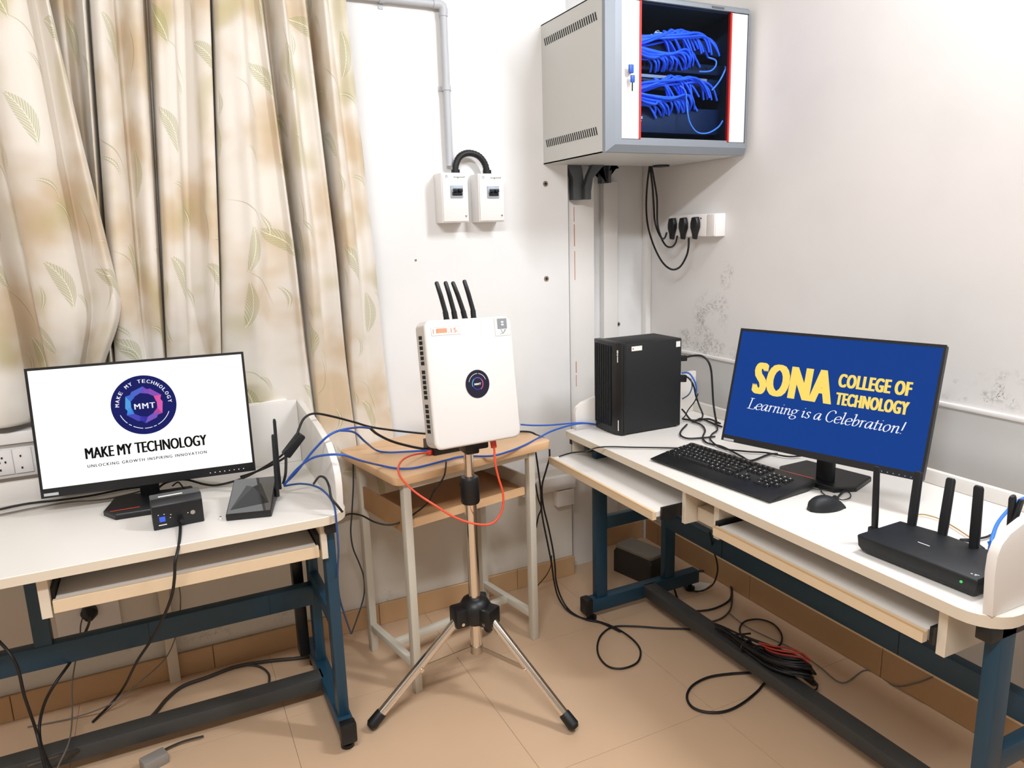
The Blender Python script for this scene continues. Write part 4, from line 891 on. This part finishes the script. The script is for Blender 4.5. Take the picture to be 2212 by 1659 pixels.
# ------------------------------------------------------------------ things on the floor
fb = thing('battery_backup', 'grey battery backup case on the floor in the corner under the right desk', 'battery backup', (1.79, 2.46, 0), math.radians(14))
BM = W[fb]
obj('case', MB().loft([[(x, y, z) for x, y in rrect(-.062+g, .062-g, -.11+g, .11-g, .012)] for z, g in ((0, 0), (.095, 0), (.118, .012))]).xf(BM), mat('battery_black', '#26241f', .5), fb)
obj('top_cover', MB().prism(rrect(-.056, .056, -.104, .104, .014), .112, .127).xf(BM), mat('battery_grey', '#8a857b', .5), fb, bev=.004)
pt_ = thing('paper_scrap', 'small pale paper scrap on the floor inside the cable coil under the right desk', 'paper scrap', (1.92, 2.25, 0))
obj('sheet', MB().loft([[(1.87, 2.27, .003), (1.93, 2.31, .002), (1.98, 2.22, .012), (1.90, 2.19, .002)], [(1.87, 2.27, .004), (1.93, 2.31, .003), (1.98, 2.22, .013), (1.90, 2.19, .003)]]), M_paper, pt_)
ga = thing('power_adapter', 'grey power adapter on the floor under the left desk rail', 'power adapter', (-.165, 2.155, 0), math.radians(20))
obj('brick', MB().prism(rrect(-.035, .035, -.022, .022, .005), 0, .032).xf(W[ga]), mat('adapter_grey', '#8d8780', .55), ga, bev=.004)
ib = tag(obj('cable_adapter', MB().bar((.288, 2.18, .868), (.343, 2.19, .925), .030, .026), M_black, bev=.006), 'black inline adapter block hanging in the cord behind the left router', 'adapter')

# ------------------------------------------------------------------ cables
CAB = {
'power_to_tower': [(0.325,2.18,0.92),(0.337,2.19,0.944),(0.357,2.2,0.971),(0.392,2.22,0.976),(0.454,2.25,0.951),(0.527,2.29,0.914),(0.613,2.33,0.872),(0.809,2.36,0.815),(0.972,2.37,0.784),(1.175,2.36,0.771),(1.223,2.34,0.754),(1.245,2.32,0.741)],
'blue_a': [(0.274,2.15,0.791),(0.307,2.12,0.831),(0.357,2.07,0.907),(0.407,2.04,0.955),(0.498,2.14,0.935),(0.561,2.22,0.905)],
'black_a': [(0.561,2.22,0.905),(0.593,2.26,0.871),(0.649,2.3,0.829),(0.718,2.32,0.795),(0.784,2.325,0.771)],
'blue_b': [(0.432,2.06,0.954),(0.486,2.12,0.926),(0.538,2.2,0.867),(0.619,2.394,0.778),(0.649,2.367,0.772),(0.699,2.342,0.772),(0.773,2.286,0.78)],
'blue_c': [(0.273,2.15,0.788),(0.304,2.1,0.844),(0.335,2.03,0.891),(0.361,1.96,0.917),(0.405,1.925,0.92),(0.472,2,0.872),(0.581,2.213,0.78),(0.63,2.173,0.772),(0.686,2.154,0.771),(0.79,2.176,0.771),(0.86,2.187,0.771),(0.943,2.143,0.771),(1.019,2.158,0.771),(1.09,2.192,0.771),(1.181,2.26,0.766),(1.25,2.28,0.779),(1.341,2.3,0.784),(1.408,2.31,0.781),(1.477,2.33,0.762)],
'blue_d': [(1.146,2.32,0.811),(1.194,2.32,0.801),(1.272,2.32,0.791),(1.379,2.33,0.781),(1.425,2.33,0.775),(1.483,2.34,0.757)],
'orange': [(0.77,2.28,0.775),(0.687,2.2,0.8),(0.631,2.13,0.81),(0.603,2.08,0.799),(0.601,2.03,0.78),(0.629,1.99,0.747),(0.675,1.96,0.709),(0.728,1.95,0.666),(0.784,1.94,0.637),(0.837,1.94,0.622),(0.869,1.94,0.635),(0.888,1.94,0.669),(0.89,1.94,0.715),(0.876,1.94,0.77),(0.868,1.94,0.815),(0.868,1.945,0.866)],
'black_thin': [(0.786,2.15,0.774),(0.76,2.1,0.75),(0.739,2.1,0.718),(0.723,2.1,0.703),(0.707,2.12,0.66),(0.668,2.15,0.618),(0.626,2.17,0.591),(0.589,2.18,0.585),(0.549,2.2,0.596),(0.518,2.25,0.608),(0.491,2.3,0.601),(0.464,2.3,0.594)],
'blue_down': [(0.273,2.15,0.785),(0.314,2.1,0.8),(0.346,2.02,0.809),(0.364,1.955,0.799),(0.371,1.925,0.776),(0.372,1.92,0.73),(0.373,1.93,0.644),(0.375,1.98,0.551),(0.388,2.05,0.443),(0.419,2.15,0.324),(0.464,2.3,0.171)],
'grey_down': [(0.562,2.5,0.728),(0.555,2.5,0.625),(0.542,2.5,0.521),(0.533,2.5,0.452),(0.537,2.5,0.388),(0.554,2.5,0.329),(0.565,2.49,0.275),(0.561,2.48,0.216),(0.543,2.47,0.169),(0.516,2.46,0.116),(0.495,2.45,0.081)],
'black_loop_L': [(0.354,2.12,0.787),(0.361,2.06,0.825),(0.366,2,0.838),(0.366,1.95,0.83),(0.366,1.93,0.802),(0.378,1.92,0.781),(0.391,1.92,0.759)],
'right_pair_a': [(1.226,2.36,0.681),(1.234,2.36,0.619),(1.244,2.36,0.523),(1.242,2.35,0.432),(1.252,2.33,0.323),(1.263,2.32,0.237),(1.298,2.365,0.13),(1.311,2.356,0.06),(1.334,2.325,0.012),(1.358,2.258,0.006),(1.399,2.204,0.006),(1.427,2.149,0.006),(1.443,2.08,0.006),(1.441,2.002,0.006),(1.418,1.945,0.006),(1.368,1.9,0.006),(1.306,1.896,0.006),(1.27,1.928,0.006),(1.273,1.992,0.006),(1.306,2.058,0.006),(1.363,2.116,0.006),(1.431,2.139,0.006),(1.503,2.104,0.006),(1.587,2.042,0.006),(1.688,1.975,0.006),(1.753,1.895,0.006),(1.798,1.799,0.006)],
'right_pair_b': [(1.275,2.34,0.691),(1.274,2.34,0.655),(1.259,2.34,0.611),(1.245,2.35,0.545),(1.253,2.36,0.465),(1.275,2.36,0.364),(1.288,2.35,0.268),(1.29,2.34,0.203),(1.315,2.379,0.12),(1.33,2.367,0.05),(1.343,2.316,0.01),(1.366,2.238,0.006),(1.407,2.184,0.006),(1.433,2.096,0.008)],
'right_c': [(1.243,2.4,0.54),(1.252,2.4,0.481),(1.265,2.4,0.434),(1.252,2.4,0.403),(1.241,2.4,0.357)],
'right_d': [(1.287,2.36,0.244),(1.304,2.4,0.18),(1.309,2.45,0.115),(1.299,2.5,0.055),(1.278,2.52,0.014)],
'rack_a': [(1.97,2.663,1.78),(1.99,2.709,1.691),(2,2.728,1.593),(2,2.713,1.512),(1.99,2.658,1.431),(1.98,2.584,1.362),(1.98,2.52,1.331),(1.975,2.458,1.342),(1.97,2.412,1.385),(1.965,2.392,1.423),(1.96,2.385,1.462)],
'rack_b': [(1.97,2.657,1.78),(1.99,2.659,1.707),(2,2.651,1.629),(2,2.646,1.53),(2,2.622,1.47),(1.99,2.573,1.431),(1.98,2.522,1.424),(1.97,2.482,1.441),(1.96,2.458,1.47)],
'rack_c': [(1.97,2.667,1.781),(1.99,2.672,1.688),(2,2.674,1.61),(2,2.666,1.54),(2,2.642,1.49),(1.985,2.593,1.461),(1.97,2.554,1.463),(1.96,2.529,1.484)],
'pc_power': [(1.79,2.191,1.013),(1.81,2.169,1.022),(1.83,2.14,1.024),(1.84,2.114,1.007),(1.85,2.106,0.971),(1.86,2.108,0.907),(1.86,2.1,0.845),(1.86,2.087,0.793),(1.888,2.108,0.757)],
'pc_blue': [(1.78,2.193,0.954),(1.8,2.174,0.955),(1.81,2.153,0.928),(1.815,2.147,0.9),(1.82,2.155,0.872)],
'pc_black_a': [(1.79,2.199,0.934),(1.8,2.182,0.938),(1.81,2.16,0.913),(1.82,2.154,0.867),(1.83,2.146,0.831),(1.83,2.124,0.798),(1.885,2.195,0.757)],
'pc_grey': [(1.8,2.162,0.935),(1.81,2.165,0.903),(1.8,2.171,0.872),(1.79,2.197,0.85)],
'pc_black_b': [(1.864,2.289,0.78),(1.861,2.265,0.77),(1.847,2.219,0.757),(1.839,2.181,0.757),(1.889,2.2,0.757),(1.875,2.116,0.757),(1.872,2.062,0.757)],
'pc_tangle_a': [(1.783,2.158,0.757),(1.71,2.101,0.757),(1.667,2.052,0.757),(1.661,2.006,0.757),(1.706,1.985,0.757),(1.76,1.973,0.757)],
'pc_tangle_b': [(1.831,2.186,0.757),(1.825,2.124,0.757),(1.784,2.055,0.757),(1.715,1.987,0.757),(1.682,1.924,0.757),(1.695,1.863,0.757),(1.674,1.751,0.757),(1.667,1.697,0.757),(1.761,1.716,0.757),(1.794,1.708,0.757)],
'pc_tangle_c': [(1.894,2.125,0.758),(1.829,2.038,0.758),(1.769,2,0.758),(1.716,1.946,0.758),(1.681,1.848,0.758),(1.721,1.779,0.758),(1.768,1.732,0.758),(1.795,1.668,0.758),(1.836,1.649,0.758)],
'pc_tangle_d': [(1.821,2.23,0.758),(1.845,2.189,0.758),(1.905,2.177,0.758),(1.896,2.099,0.758)],
'pc_tangle_e': [(1.82,2.141,0.878),(1.81,2.15,0.845),(1.8,2.172,0.811),(1.79,2.178,0.787),(1.78,2.185,0.772)],
'kb_cable': [(1.297,2.304,0.668),(1.361,2.32,0.668),(1.379,2.247,0.69),(1.322,2.078,0.757),(1.37,2.062,0.757),(1.421,2.024,0.757),(1.5,1.969,0.757),(1.57,1.92,0.757),(1.603,1.919,0.757)],
'mouse_cable': [(1.6,1.308,0.756),(1.644,1.336,0.756),(1.688,1.353,0.756),(1.688,1.336,0.756),(1.661,1.314,0.756),(1.629,1.312,0.756),(1.636,1.333,0.756),(1.691,1.36,0.756),(1.708,1.359,0.756),(1.701,1.372,0.756),(1.661,1.386,0.756),(1.642,1.402,0.756),(1.626,1.421,0.756)],
'mouse_cable_b': [(1.594,1.312,0.756),(1.611,1.343,0.756),(1.628,1.38,0.756),(1.643,1.397,0.756)],
'router_yellow': [(1.707,1.143,0.757),(1.72,1.132,0.757),(1.724,1.097,0.757),(1.707,1.049,0.757),(1.684,1,0.757),(1.676,0.984,0.757)],
'router_power': [(1.606,0.915,0.775),(1.653,0.964,0.76),(1.648,0.994,0.757),(1.673,0.982,0.757),(1.714,0.974,0.757),(1.759,0.98,0.757)],
'router_blue': [(1.6,0.899,0.779),(1.63,0.913,0.798),(1.68,0.933,0.814),(1.74,0.949,0.825),(1.8,0.963,0.832),(1.86,0.966,0.834),(1.9,0.951,0.837)],
'fr_loop_a': [(1.72,1.942,0.406),(1.75,1.956,0.33),(1.78,1.968,0.272),(1.8,1.983,0.213),(1.82,2.028,0.136),(1.906,2.179,0.02),(1.88,2.206,0.01),(1.87,2.253,0.01),(1.88,2.296,0.01)],
'fr_loop_b': [(1.827,2.273,0.008),(1.779,2.185,0.008),(1.759,2.102,0.008),(1.792,2.072,0.008),(1.862,2.058,0.008),(1.954,2.079,0.008),(2.023,2.139,0.008),(2.066,2.211,0.008),(2.072,2.282,0.008),(2.04,2.336,0.008),(1.996,2.345,0.008)],
'fr_loop_c': [(1.752,2.094,0.012),(1.745,2.017,0.012),(1.762,1.984,0.012),(1.83,1.982,0.012),(1.907,2.02,0.012),(1.992,2.103,0.012)],
'fr_loop_d': [(1.778,1.779,0.008),(1.8,1.837,0.008),(1.839,1.896,0.008),(1.895,1.926,0.008),(1.952,1.911,0.008),(1.973,1.86,0.008),(1.946,1.793,0.008),(1.89,1.745,0.008),(1.827,1.738,0.008),(1.801,1.78,0.008)],
'fr_loop_e': [(1.763,1.632,0.008),(1.7,1.654,0.008),(1.612,1.692,0.008),(1.529,1.713,0.008),(1.45,1.701,0.008),(1.398,1.664,0.008),(1.379,1.616,0.008),(1.401,1.575,0.008),(1.453,1.55,0.008),(1.522,1.552,0.008),(1.613,1.576,0.008),(1.682,1.604,0.008),(1.749,1.618,0.008)],
'fr_grey': [(1.888,2.014,0.006),(1.874,1.903,0.006),(1.89,1.802,0.006),(1.913,1.692,0.006),(1.906,1.583,0.006),(1.899,1.481,0.006),(2.035,1.496,-0.066),(2.035,1.395,-0.002),(2.035,1.319,0.059),(2.035,1.269,0.11)],
'fr_small': [(1.75,1.555,0.01),(1.758,1.508,0.01),(1.787,1.493,0.01),(1.813,1.512,0.01),(1.804,1.54,0.01)],
'bundle_path': [(1.65,1.832,0.105),(1.652,1.741,0.105),(1.652,1.653,0.105),(1.657,1.574,0.105),(1.679,1.518,0.105),(1.705,1.475,0.105),(1.715,1.442,0.105)],
'ups_cord': [(-0.015,2.065,0.761),(-0.018,2,0.757),(-0.025,1.93,0.747),(-0.037,1.9,0.718),(-0.044,1.92,0.667),(-0.058,1.97,0.596),(-0.089,2.02,0.513),(-0.128,2.1,0.42),(-0.176,2.2,0.315),(-0.24,2.468,0.1),(-0.284,2.509,0.03),(-0.344,2.459,0.006)],
'left_cord_a': [(-0.51,2.2,0.512),(-0.474,2.15,0.491),(-0.449,2.12,0.46),(-0.44,2.12,0.414),(-0.442,2.14,0.334),(-0.442,2.17,0.259),(-0.442,2.2,0.182),(-0.429,2.15,0.139),(-0.417,2.1,0.113)],
'left_cord_b': [(-0.323,2.59,0.317),(-0.315,2.5,0.327),(-0.323,2.4,0.333),(-0.347,2.3,0.318),(-0.385,2.24,0.291),(-0.417,2.24,0.242),(-0.438,2.24,0.183),(-0.437,2.2,0.151),(-0.411,2.1,0.153),(-0.394,2.05,0.148)],
'left_cord_grey': [(-0.339,2.59,0.313),(-0.345,2.55,0.302),(-0.345,2.48,0.282),(-0.357,2.42,0.246),(-0.372,2.4,0.183),(-0.385,2.4,0.084),(-0.37,2.2,0.126),(-0.381,2.08,0.142),(-0.387,2.04,0.145)],
'left_cord_thin': [(-0.042,2.2,0.526),(-0.043,2.3,0.438),(-0.056,2.38,0.324),(-0.077,2.42,0.244),(-0.116,2.44,0.17),(-0.2,2.47,0.094),(-0.286,2.464,0.05),(-0.398,2.505,0.012),(-0.529,2.533,0.006)],
'left_floor_cord': [(-0.464,2.144,0.12),(-0.391,2.166,0.11),(-0.306,2.294,0.03),(-0.222,2.345,0.01),(-0.169,2.401,0.008),(-0.127,2.474,0.008),(-0.076,2.526,0.008),(0.007,2.542,0.008),(0.101,2.561,0.008),(0.209,2.541,0.008),(0.302,2.51,0.008),(0.35,2.498,0.008)],
'left_floor_loop': [(0.085,2.563,0.008),(0.132,2.557,0.008),(0.175,2.521,0.008),(0.198,2.46,0.008),(0.19,2.395,0.008),(0.169,2.356,0.008),(0.145,2.341,0.008)],
'left_adapter_lead': [(-0.151,2.192,0.012),(-0.119,2.204,0.012),(-0.08,2.211,0.012),(-0.028,2.207,0.012)],
'desk_L_cord_a': [(-0.527,2.45,0.757),(-0.483,2.458,0.757),(-0.417,2.471,0.757),(-0.333,2.457,0.757),(-0.247,2.452,0.757),(-0.173,2.465,0.757),(-0.095,2.458,0.757)],
'desk_L_cord_b': [(-0.519,2.406,0.757),(-0.475,2.404,0.757),(-0.387,2.419,0.757),(-0.305,2.419,0.757),(-0.207,2.392,0.757),(-0.121,2.415,0.757),(-0.082,2.46,0.757)],
'mon_L_cord_a': [(0.169,2.33,0.779),(0.201,2.3,0.794),(0.24,2.27,0.814),(0.272,2.24,0.835),(0.296,2.2,0.861),(0.308,2.18,0.879)],
'mon_L_cord_b': [(-0.069,2.4,0.761),(-0.041,2.38,0.783),(0.011,2.37,0.786),(0.061,2.36,0.765),(0.1,2.34,0.761),(0.166,2.3,0.781),(0.22,2.27,0.81),(0.272,2.23,0.849),(0.305,2.2,0.884)],
'mon_L_cord_c': [(-0.026,2.33,0.784),(-0.009,2.33,0.793),(0.002,2.33,0.776),(0.011,2.33,0.762)],
'mon_L_tail': [(0.29,2.18,0.875),(0.287,2.17,0.849),(0.281,2.16,0.817),(0.272,2.16,0.789)],
}

RAD = {}
LB = {
 'power_to_tower': ('long black cord crossing behind the radio unit from the left desk', M_rubber, .0036),
 'blue_a': ('upper blue network cable rising from the left router over the desk end', M_blueC, .0034),
 'black_a': ('thick black lead reaching the power injector on the small table', M_rubber, .0045),
 'blue_b': ('blue network cable dipping over the small table to the injector', M_blueC, .0034),
 'blue_c': ('long blue network cable sagging before the table from router to tower', M_blueC, .0034),
 'blue_d': ('blue network cable from behind the radio unit to the tower', M_blueC, .0030),
 'orange': ('orange network cable looping below the radio unit around the tripod', M_orange, .0034),
 'black_thin': ('thin black cord hanging from the small table to the left desk', M_rubber, .0028),
 'blue_down': ('blue network cable dropping over the left desk corner to the floor', mat('blue_cable_dark', '#2b4f86', .5), .0030),
 'grey_down': ('thin dark cord hanging from the table to the floor near the curtain', mat('dark_slate_cable', '#3c464c', .5), .0028),
 'black_loop_L': ('short black cable loop by the left desk side panel', M_rubber, .0034),
 'right_pair_a': ('black power cord from the small table looping out over the floor', M_rubber, .0036),
 'right_pair_b': ('second black cord running down beside the small table right leg', M_rubber, .0036),
 'right_c': ('short black cord end behind the small table right leg', M_rubber, .003),
 'right_d': ('thin black cord curling to the skirting right of the small table', M_rubber, .002),
 'rack_a': ('longest looping black cord from rack to the right-hand plug', M_rubber, .0042),
 'rack_b': ('black cord from rack to the middle plug', M_rubber, .0040),
 'rack_c': ('shortest black cord from rack to the left-hand plug', M_rubber, .0040),
 'pc_power': ('thick black power cord arching from the tower back', M_rubber, .0040),
 'pc_blue': ('blue cable end curving from the back of the tower', M_blueC, .0034),
 'pc_black_a': ('black video cable falling behind the tower', M_rubber, .0034),
 'pc_grey': ('thin slate cable curling against the tower back', mat('slate_cable', '#4d6377', .5), .0026),
 'pc_black_b': ('black cord on the desk from the tower foot to the blue screen', M_rubber, .0036),
 'pc_tangle_a': ('black cord loop lying in front of the tangle by the tower', M_rubber, .0034),
 'pc_tangle_b': ('black cord winding along the desk under the blue screen', M_rubber, .0034),
 'pc_tangle_c': ('second black cord snaking behind the keyboard', M_rubber, .0030),
 'pc_tangle_d': ('straight black cord at the back of the tangle by the tower', M_rubber, .0038),
 'pc_tangle_e': ('thin black lead sagging from the tower to the desk', M_rubber, .0022),
 'kb_cable': ('black cord lying from the pulled-out tray to the keyboard', M_rubber, .0026),
 'mouse_cable': ('thin mouse cable curled behind the mouse', M_rubber, .0017),
 'mouse_cable_b': ('thin black cable between mouse and monitor base', M_rubber, .0017),
 'router_yellow': ('thin yellow-brown cord on the desk behind the large router', mat('ochre_cable', '#b08a45', .5), .0016),
 'router_power': ('black power lead curving behind the large router', M_rubber, .0026),
 'router_blue': ('bright blue network cable arching up from the large router', mat('bright_blue_cable', '#2f7be0', .4), .0042),
 'fr_loop_a': ('black cord hanging in a loop under the right desk cross rail', M_rubber, .0032),
 'fr_loop_b': ('flat black cord coil on the floor under the right desk corner', M_rubber, .0042),
 'fr_loop_c': ('black cord arc beside the floor coil under the right desk', mat('faded_black_cable', '#3a342e', .6), .0036),
 'fr_loop_d': ('oval black cord loop on the floor behind the floor rail', M_rubber, .0034),
 'fr_loop_e': ('large open black cord loop on the tiles before the floor rail', M_rubber, .0042),
 'fr_grey': ('thin grey cable trailing over the floor to the right wall', M_greyC, .0022),
 'fr_small': ('tiny black cord loop at the tail of the cable bundle', M_rubber, .0026),
 'ups_cord': ('black cord hanging from the power backup box over the left desk front', M_rubber, .0040),
 'left_cord_a': ('black cord dropping at the far left edge under the desk', M_rubber, .0042),
 'left_cord_b': ('black cord bowing down from the low wall plug', M_rubber, .0042),
 'left_cord_grey': ('pale grey cord hanging beside the black one at the wall plug', M_greyC, .0022),
 'left_cord_thin': ('thin grey-brown cord hanging mid-desk down to the floor', M_greyC, .0020),
 'left_floor_cord': ('thick black cord lying along the floor under the left desk', mat('faded_black_cable', ''), .0062),
 'left_floor_loop': ('dark cord loop on the floor at the right end under the left desk', mat('faded_black_cable', ''), .0040),
 'left_adapter_lead': ('black lead of the grey adapter on the floor', M_rubber, .0030),
 'desk_L_cord_a': ('dark cord along the left desk behind the monitor, upper one', M_rubber, .0036),
 'desk_L_cord_b': ('grey cord along the left desk behind the monitor, lower one', M_greyC, .0028),
 'mon_L_cord_a': ('black monitor cord running to the inline adapter', M_rubber, .0036),
 'mon_L_cord_b': ('black cord drooping below the left monitor to the adapter', M_rubber, .0034),
 'mon_L_cord_c': ('short thin cord hoop under the left monitor', M_rubber, .0022),
 'mon_L_tail': ('black cord falling from the inline adapter to the router', M_rubber, .0042)}
NM = {'blue': 'network_cable', 'orange': 'network_cable', 'router_blue': 'network_cable', 'mouse_cable': 'mouse_cable'}
CO = {}
for k, (lb, m, r) in LB.items():
    P = CAB[k]; P = [(x, y, max(z, r+.0005)) for x, y, z in P]
    if k == 'right_pair_a': P[-1] = (P[-1][0], P[-1][1], .05)
    nm = 'network_cable' if ('blue' in k or k == 'orange') else 'power_cable'
    o = obj(nm, MB().tube(spline(P, 7), r, 8), m, smooth=60); tag(o, lb, 'cable'); CO[k] = o
for nm, (y, mb) in PL.items(): obj('plug', mb, M_black, CO[nm], bev=.003)
obj('plug', MB().bar((.764, 2.27, .775), (.790, 2.285, .776), .014, .013), mat('orange_plug', '#d9483a', .5), CO['orange'], bev=.002)
obj('plug', MB().bar((.868, 1.946, .862), (.8655, 1.95, .895), .016, .013, ref=(0, 1, 0)), mat('orange_plug', ''), CO['orange'], bev=.002)
obj('plug', MB().bar((1.762, 2.20, 1.013), (1.80, 2.19, 1.012), .020, .022), M_black, CO['pc_power'], bev=.003)
obj('plug', MB().bar((1.762, 2.20, .935), (1.80, 2.19, .932), .018, .028), M_black, CO['pc_black_a'], bev=.003)
obj('plug', MB().tube([(-.322, YA-.010, .318), (-.322, YA-.03, .316), (-.322, YA-.05, .305)], [.024, .026, .012], 14), M_black, CO['left_cord_b'])
obj('plug', MB().bar((1.601, .889, .782), (1.604, .900, .80), .012, .012), mat('bright_blue_cable', ''), CO['router_blue'], bev=.001)
# bundle of black and red cords lying over the floor rail
R3 = random.Random(5); BP = [Vector((x, y, 0)) for x, y, z in CAB['bundle_path']]; bp_s = spline(BP, 8); NB = len(bp_s)-1
def bpos(t):
    t = max(0, min(1, t))*NB; i = min(NB-1, int(t)); a = bp_s[i].lerp(bp_s[i+1], t-i); d = (bp_s[i+1]-bp_s[i]).normalized(); return a, Vector((d.y, -d.x, 0))
for k in range(34):
    red = k in (14, 23)
    if k < 7: t0, t1 = R3.uniform(0, .12), R3.uniform(.8, .98)
    else: t0, t1 = R3.uniform(.28, .6), R3.uniform(.86, 1)
    wd = R3.uniform(.008, .055) if not red else .012; off = R3.uniform(-.018, .018); tilt = R3.uniform(-.9, .9); zb = R3.uniform(.006, .06)+(.012 if red else 0)
    pts = []
    for i in range(15):
        a = 2*PI*i/14*(.97)+R3.uniform(0, .02); t = (t0+t1)/2-(t1-t0)/2*math.cos(a); q, sv = bpos(t)
        w_ = wd*(.35+.65*min(1, max(0, t-.15)/.5)); pts.append(q+sv*(math.sin(a)*w_*1.1+off*t-.006)+Vector((0, 0, .095+(zb+(.022 if red else 0))*(.3+.7*min(1, t*1.3))+abs(math.sin(a)*w_*tilt*.4))))
        p = pts[-1]; p.z -= min(p.z-.006, max(0, p.x-1.70, 1.62-p.x)*1.1)
    o = obj('bundled_cable', MB().tube(spline(pts, 4), .0036 if not red else .003, 6), M_rubber if not red else mat('red_cable', '#b0382a', .5), smooth=60)
    tag(o, 'red cord in the tied bundle on the floor rail' if red else 'black cord in the tied bundle on the floor rail', 'cable', 'red cords of the floor bundle' if red else 'black cords of the floor bundle')
tag(obj('cable_tie', MB().tube([bpos(.30)[0]+bpos(.30)[1]*(.024*math.cos(a))+Vector((0, 0, .112+.020*math.sin(a))) for a in [2*PI*i/12 for i in range(13)]], .003, 6), M_black, smooth=60), 'black tie around the cable bundle on the floor rail', 'cable tie')
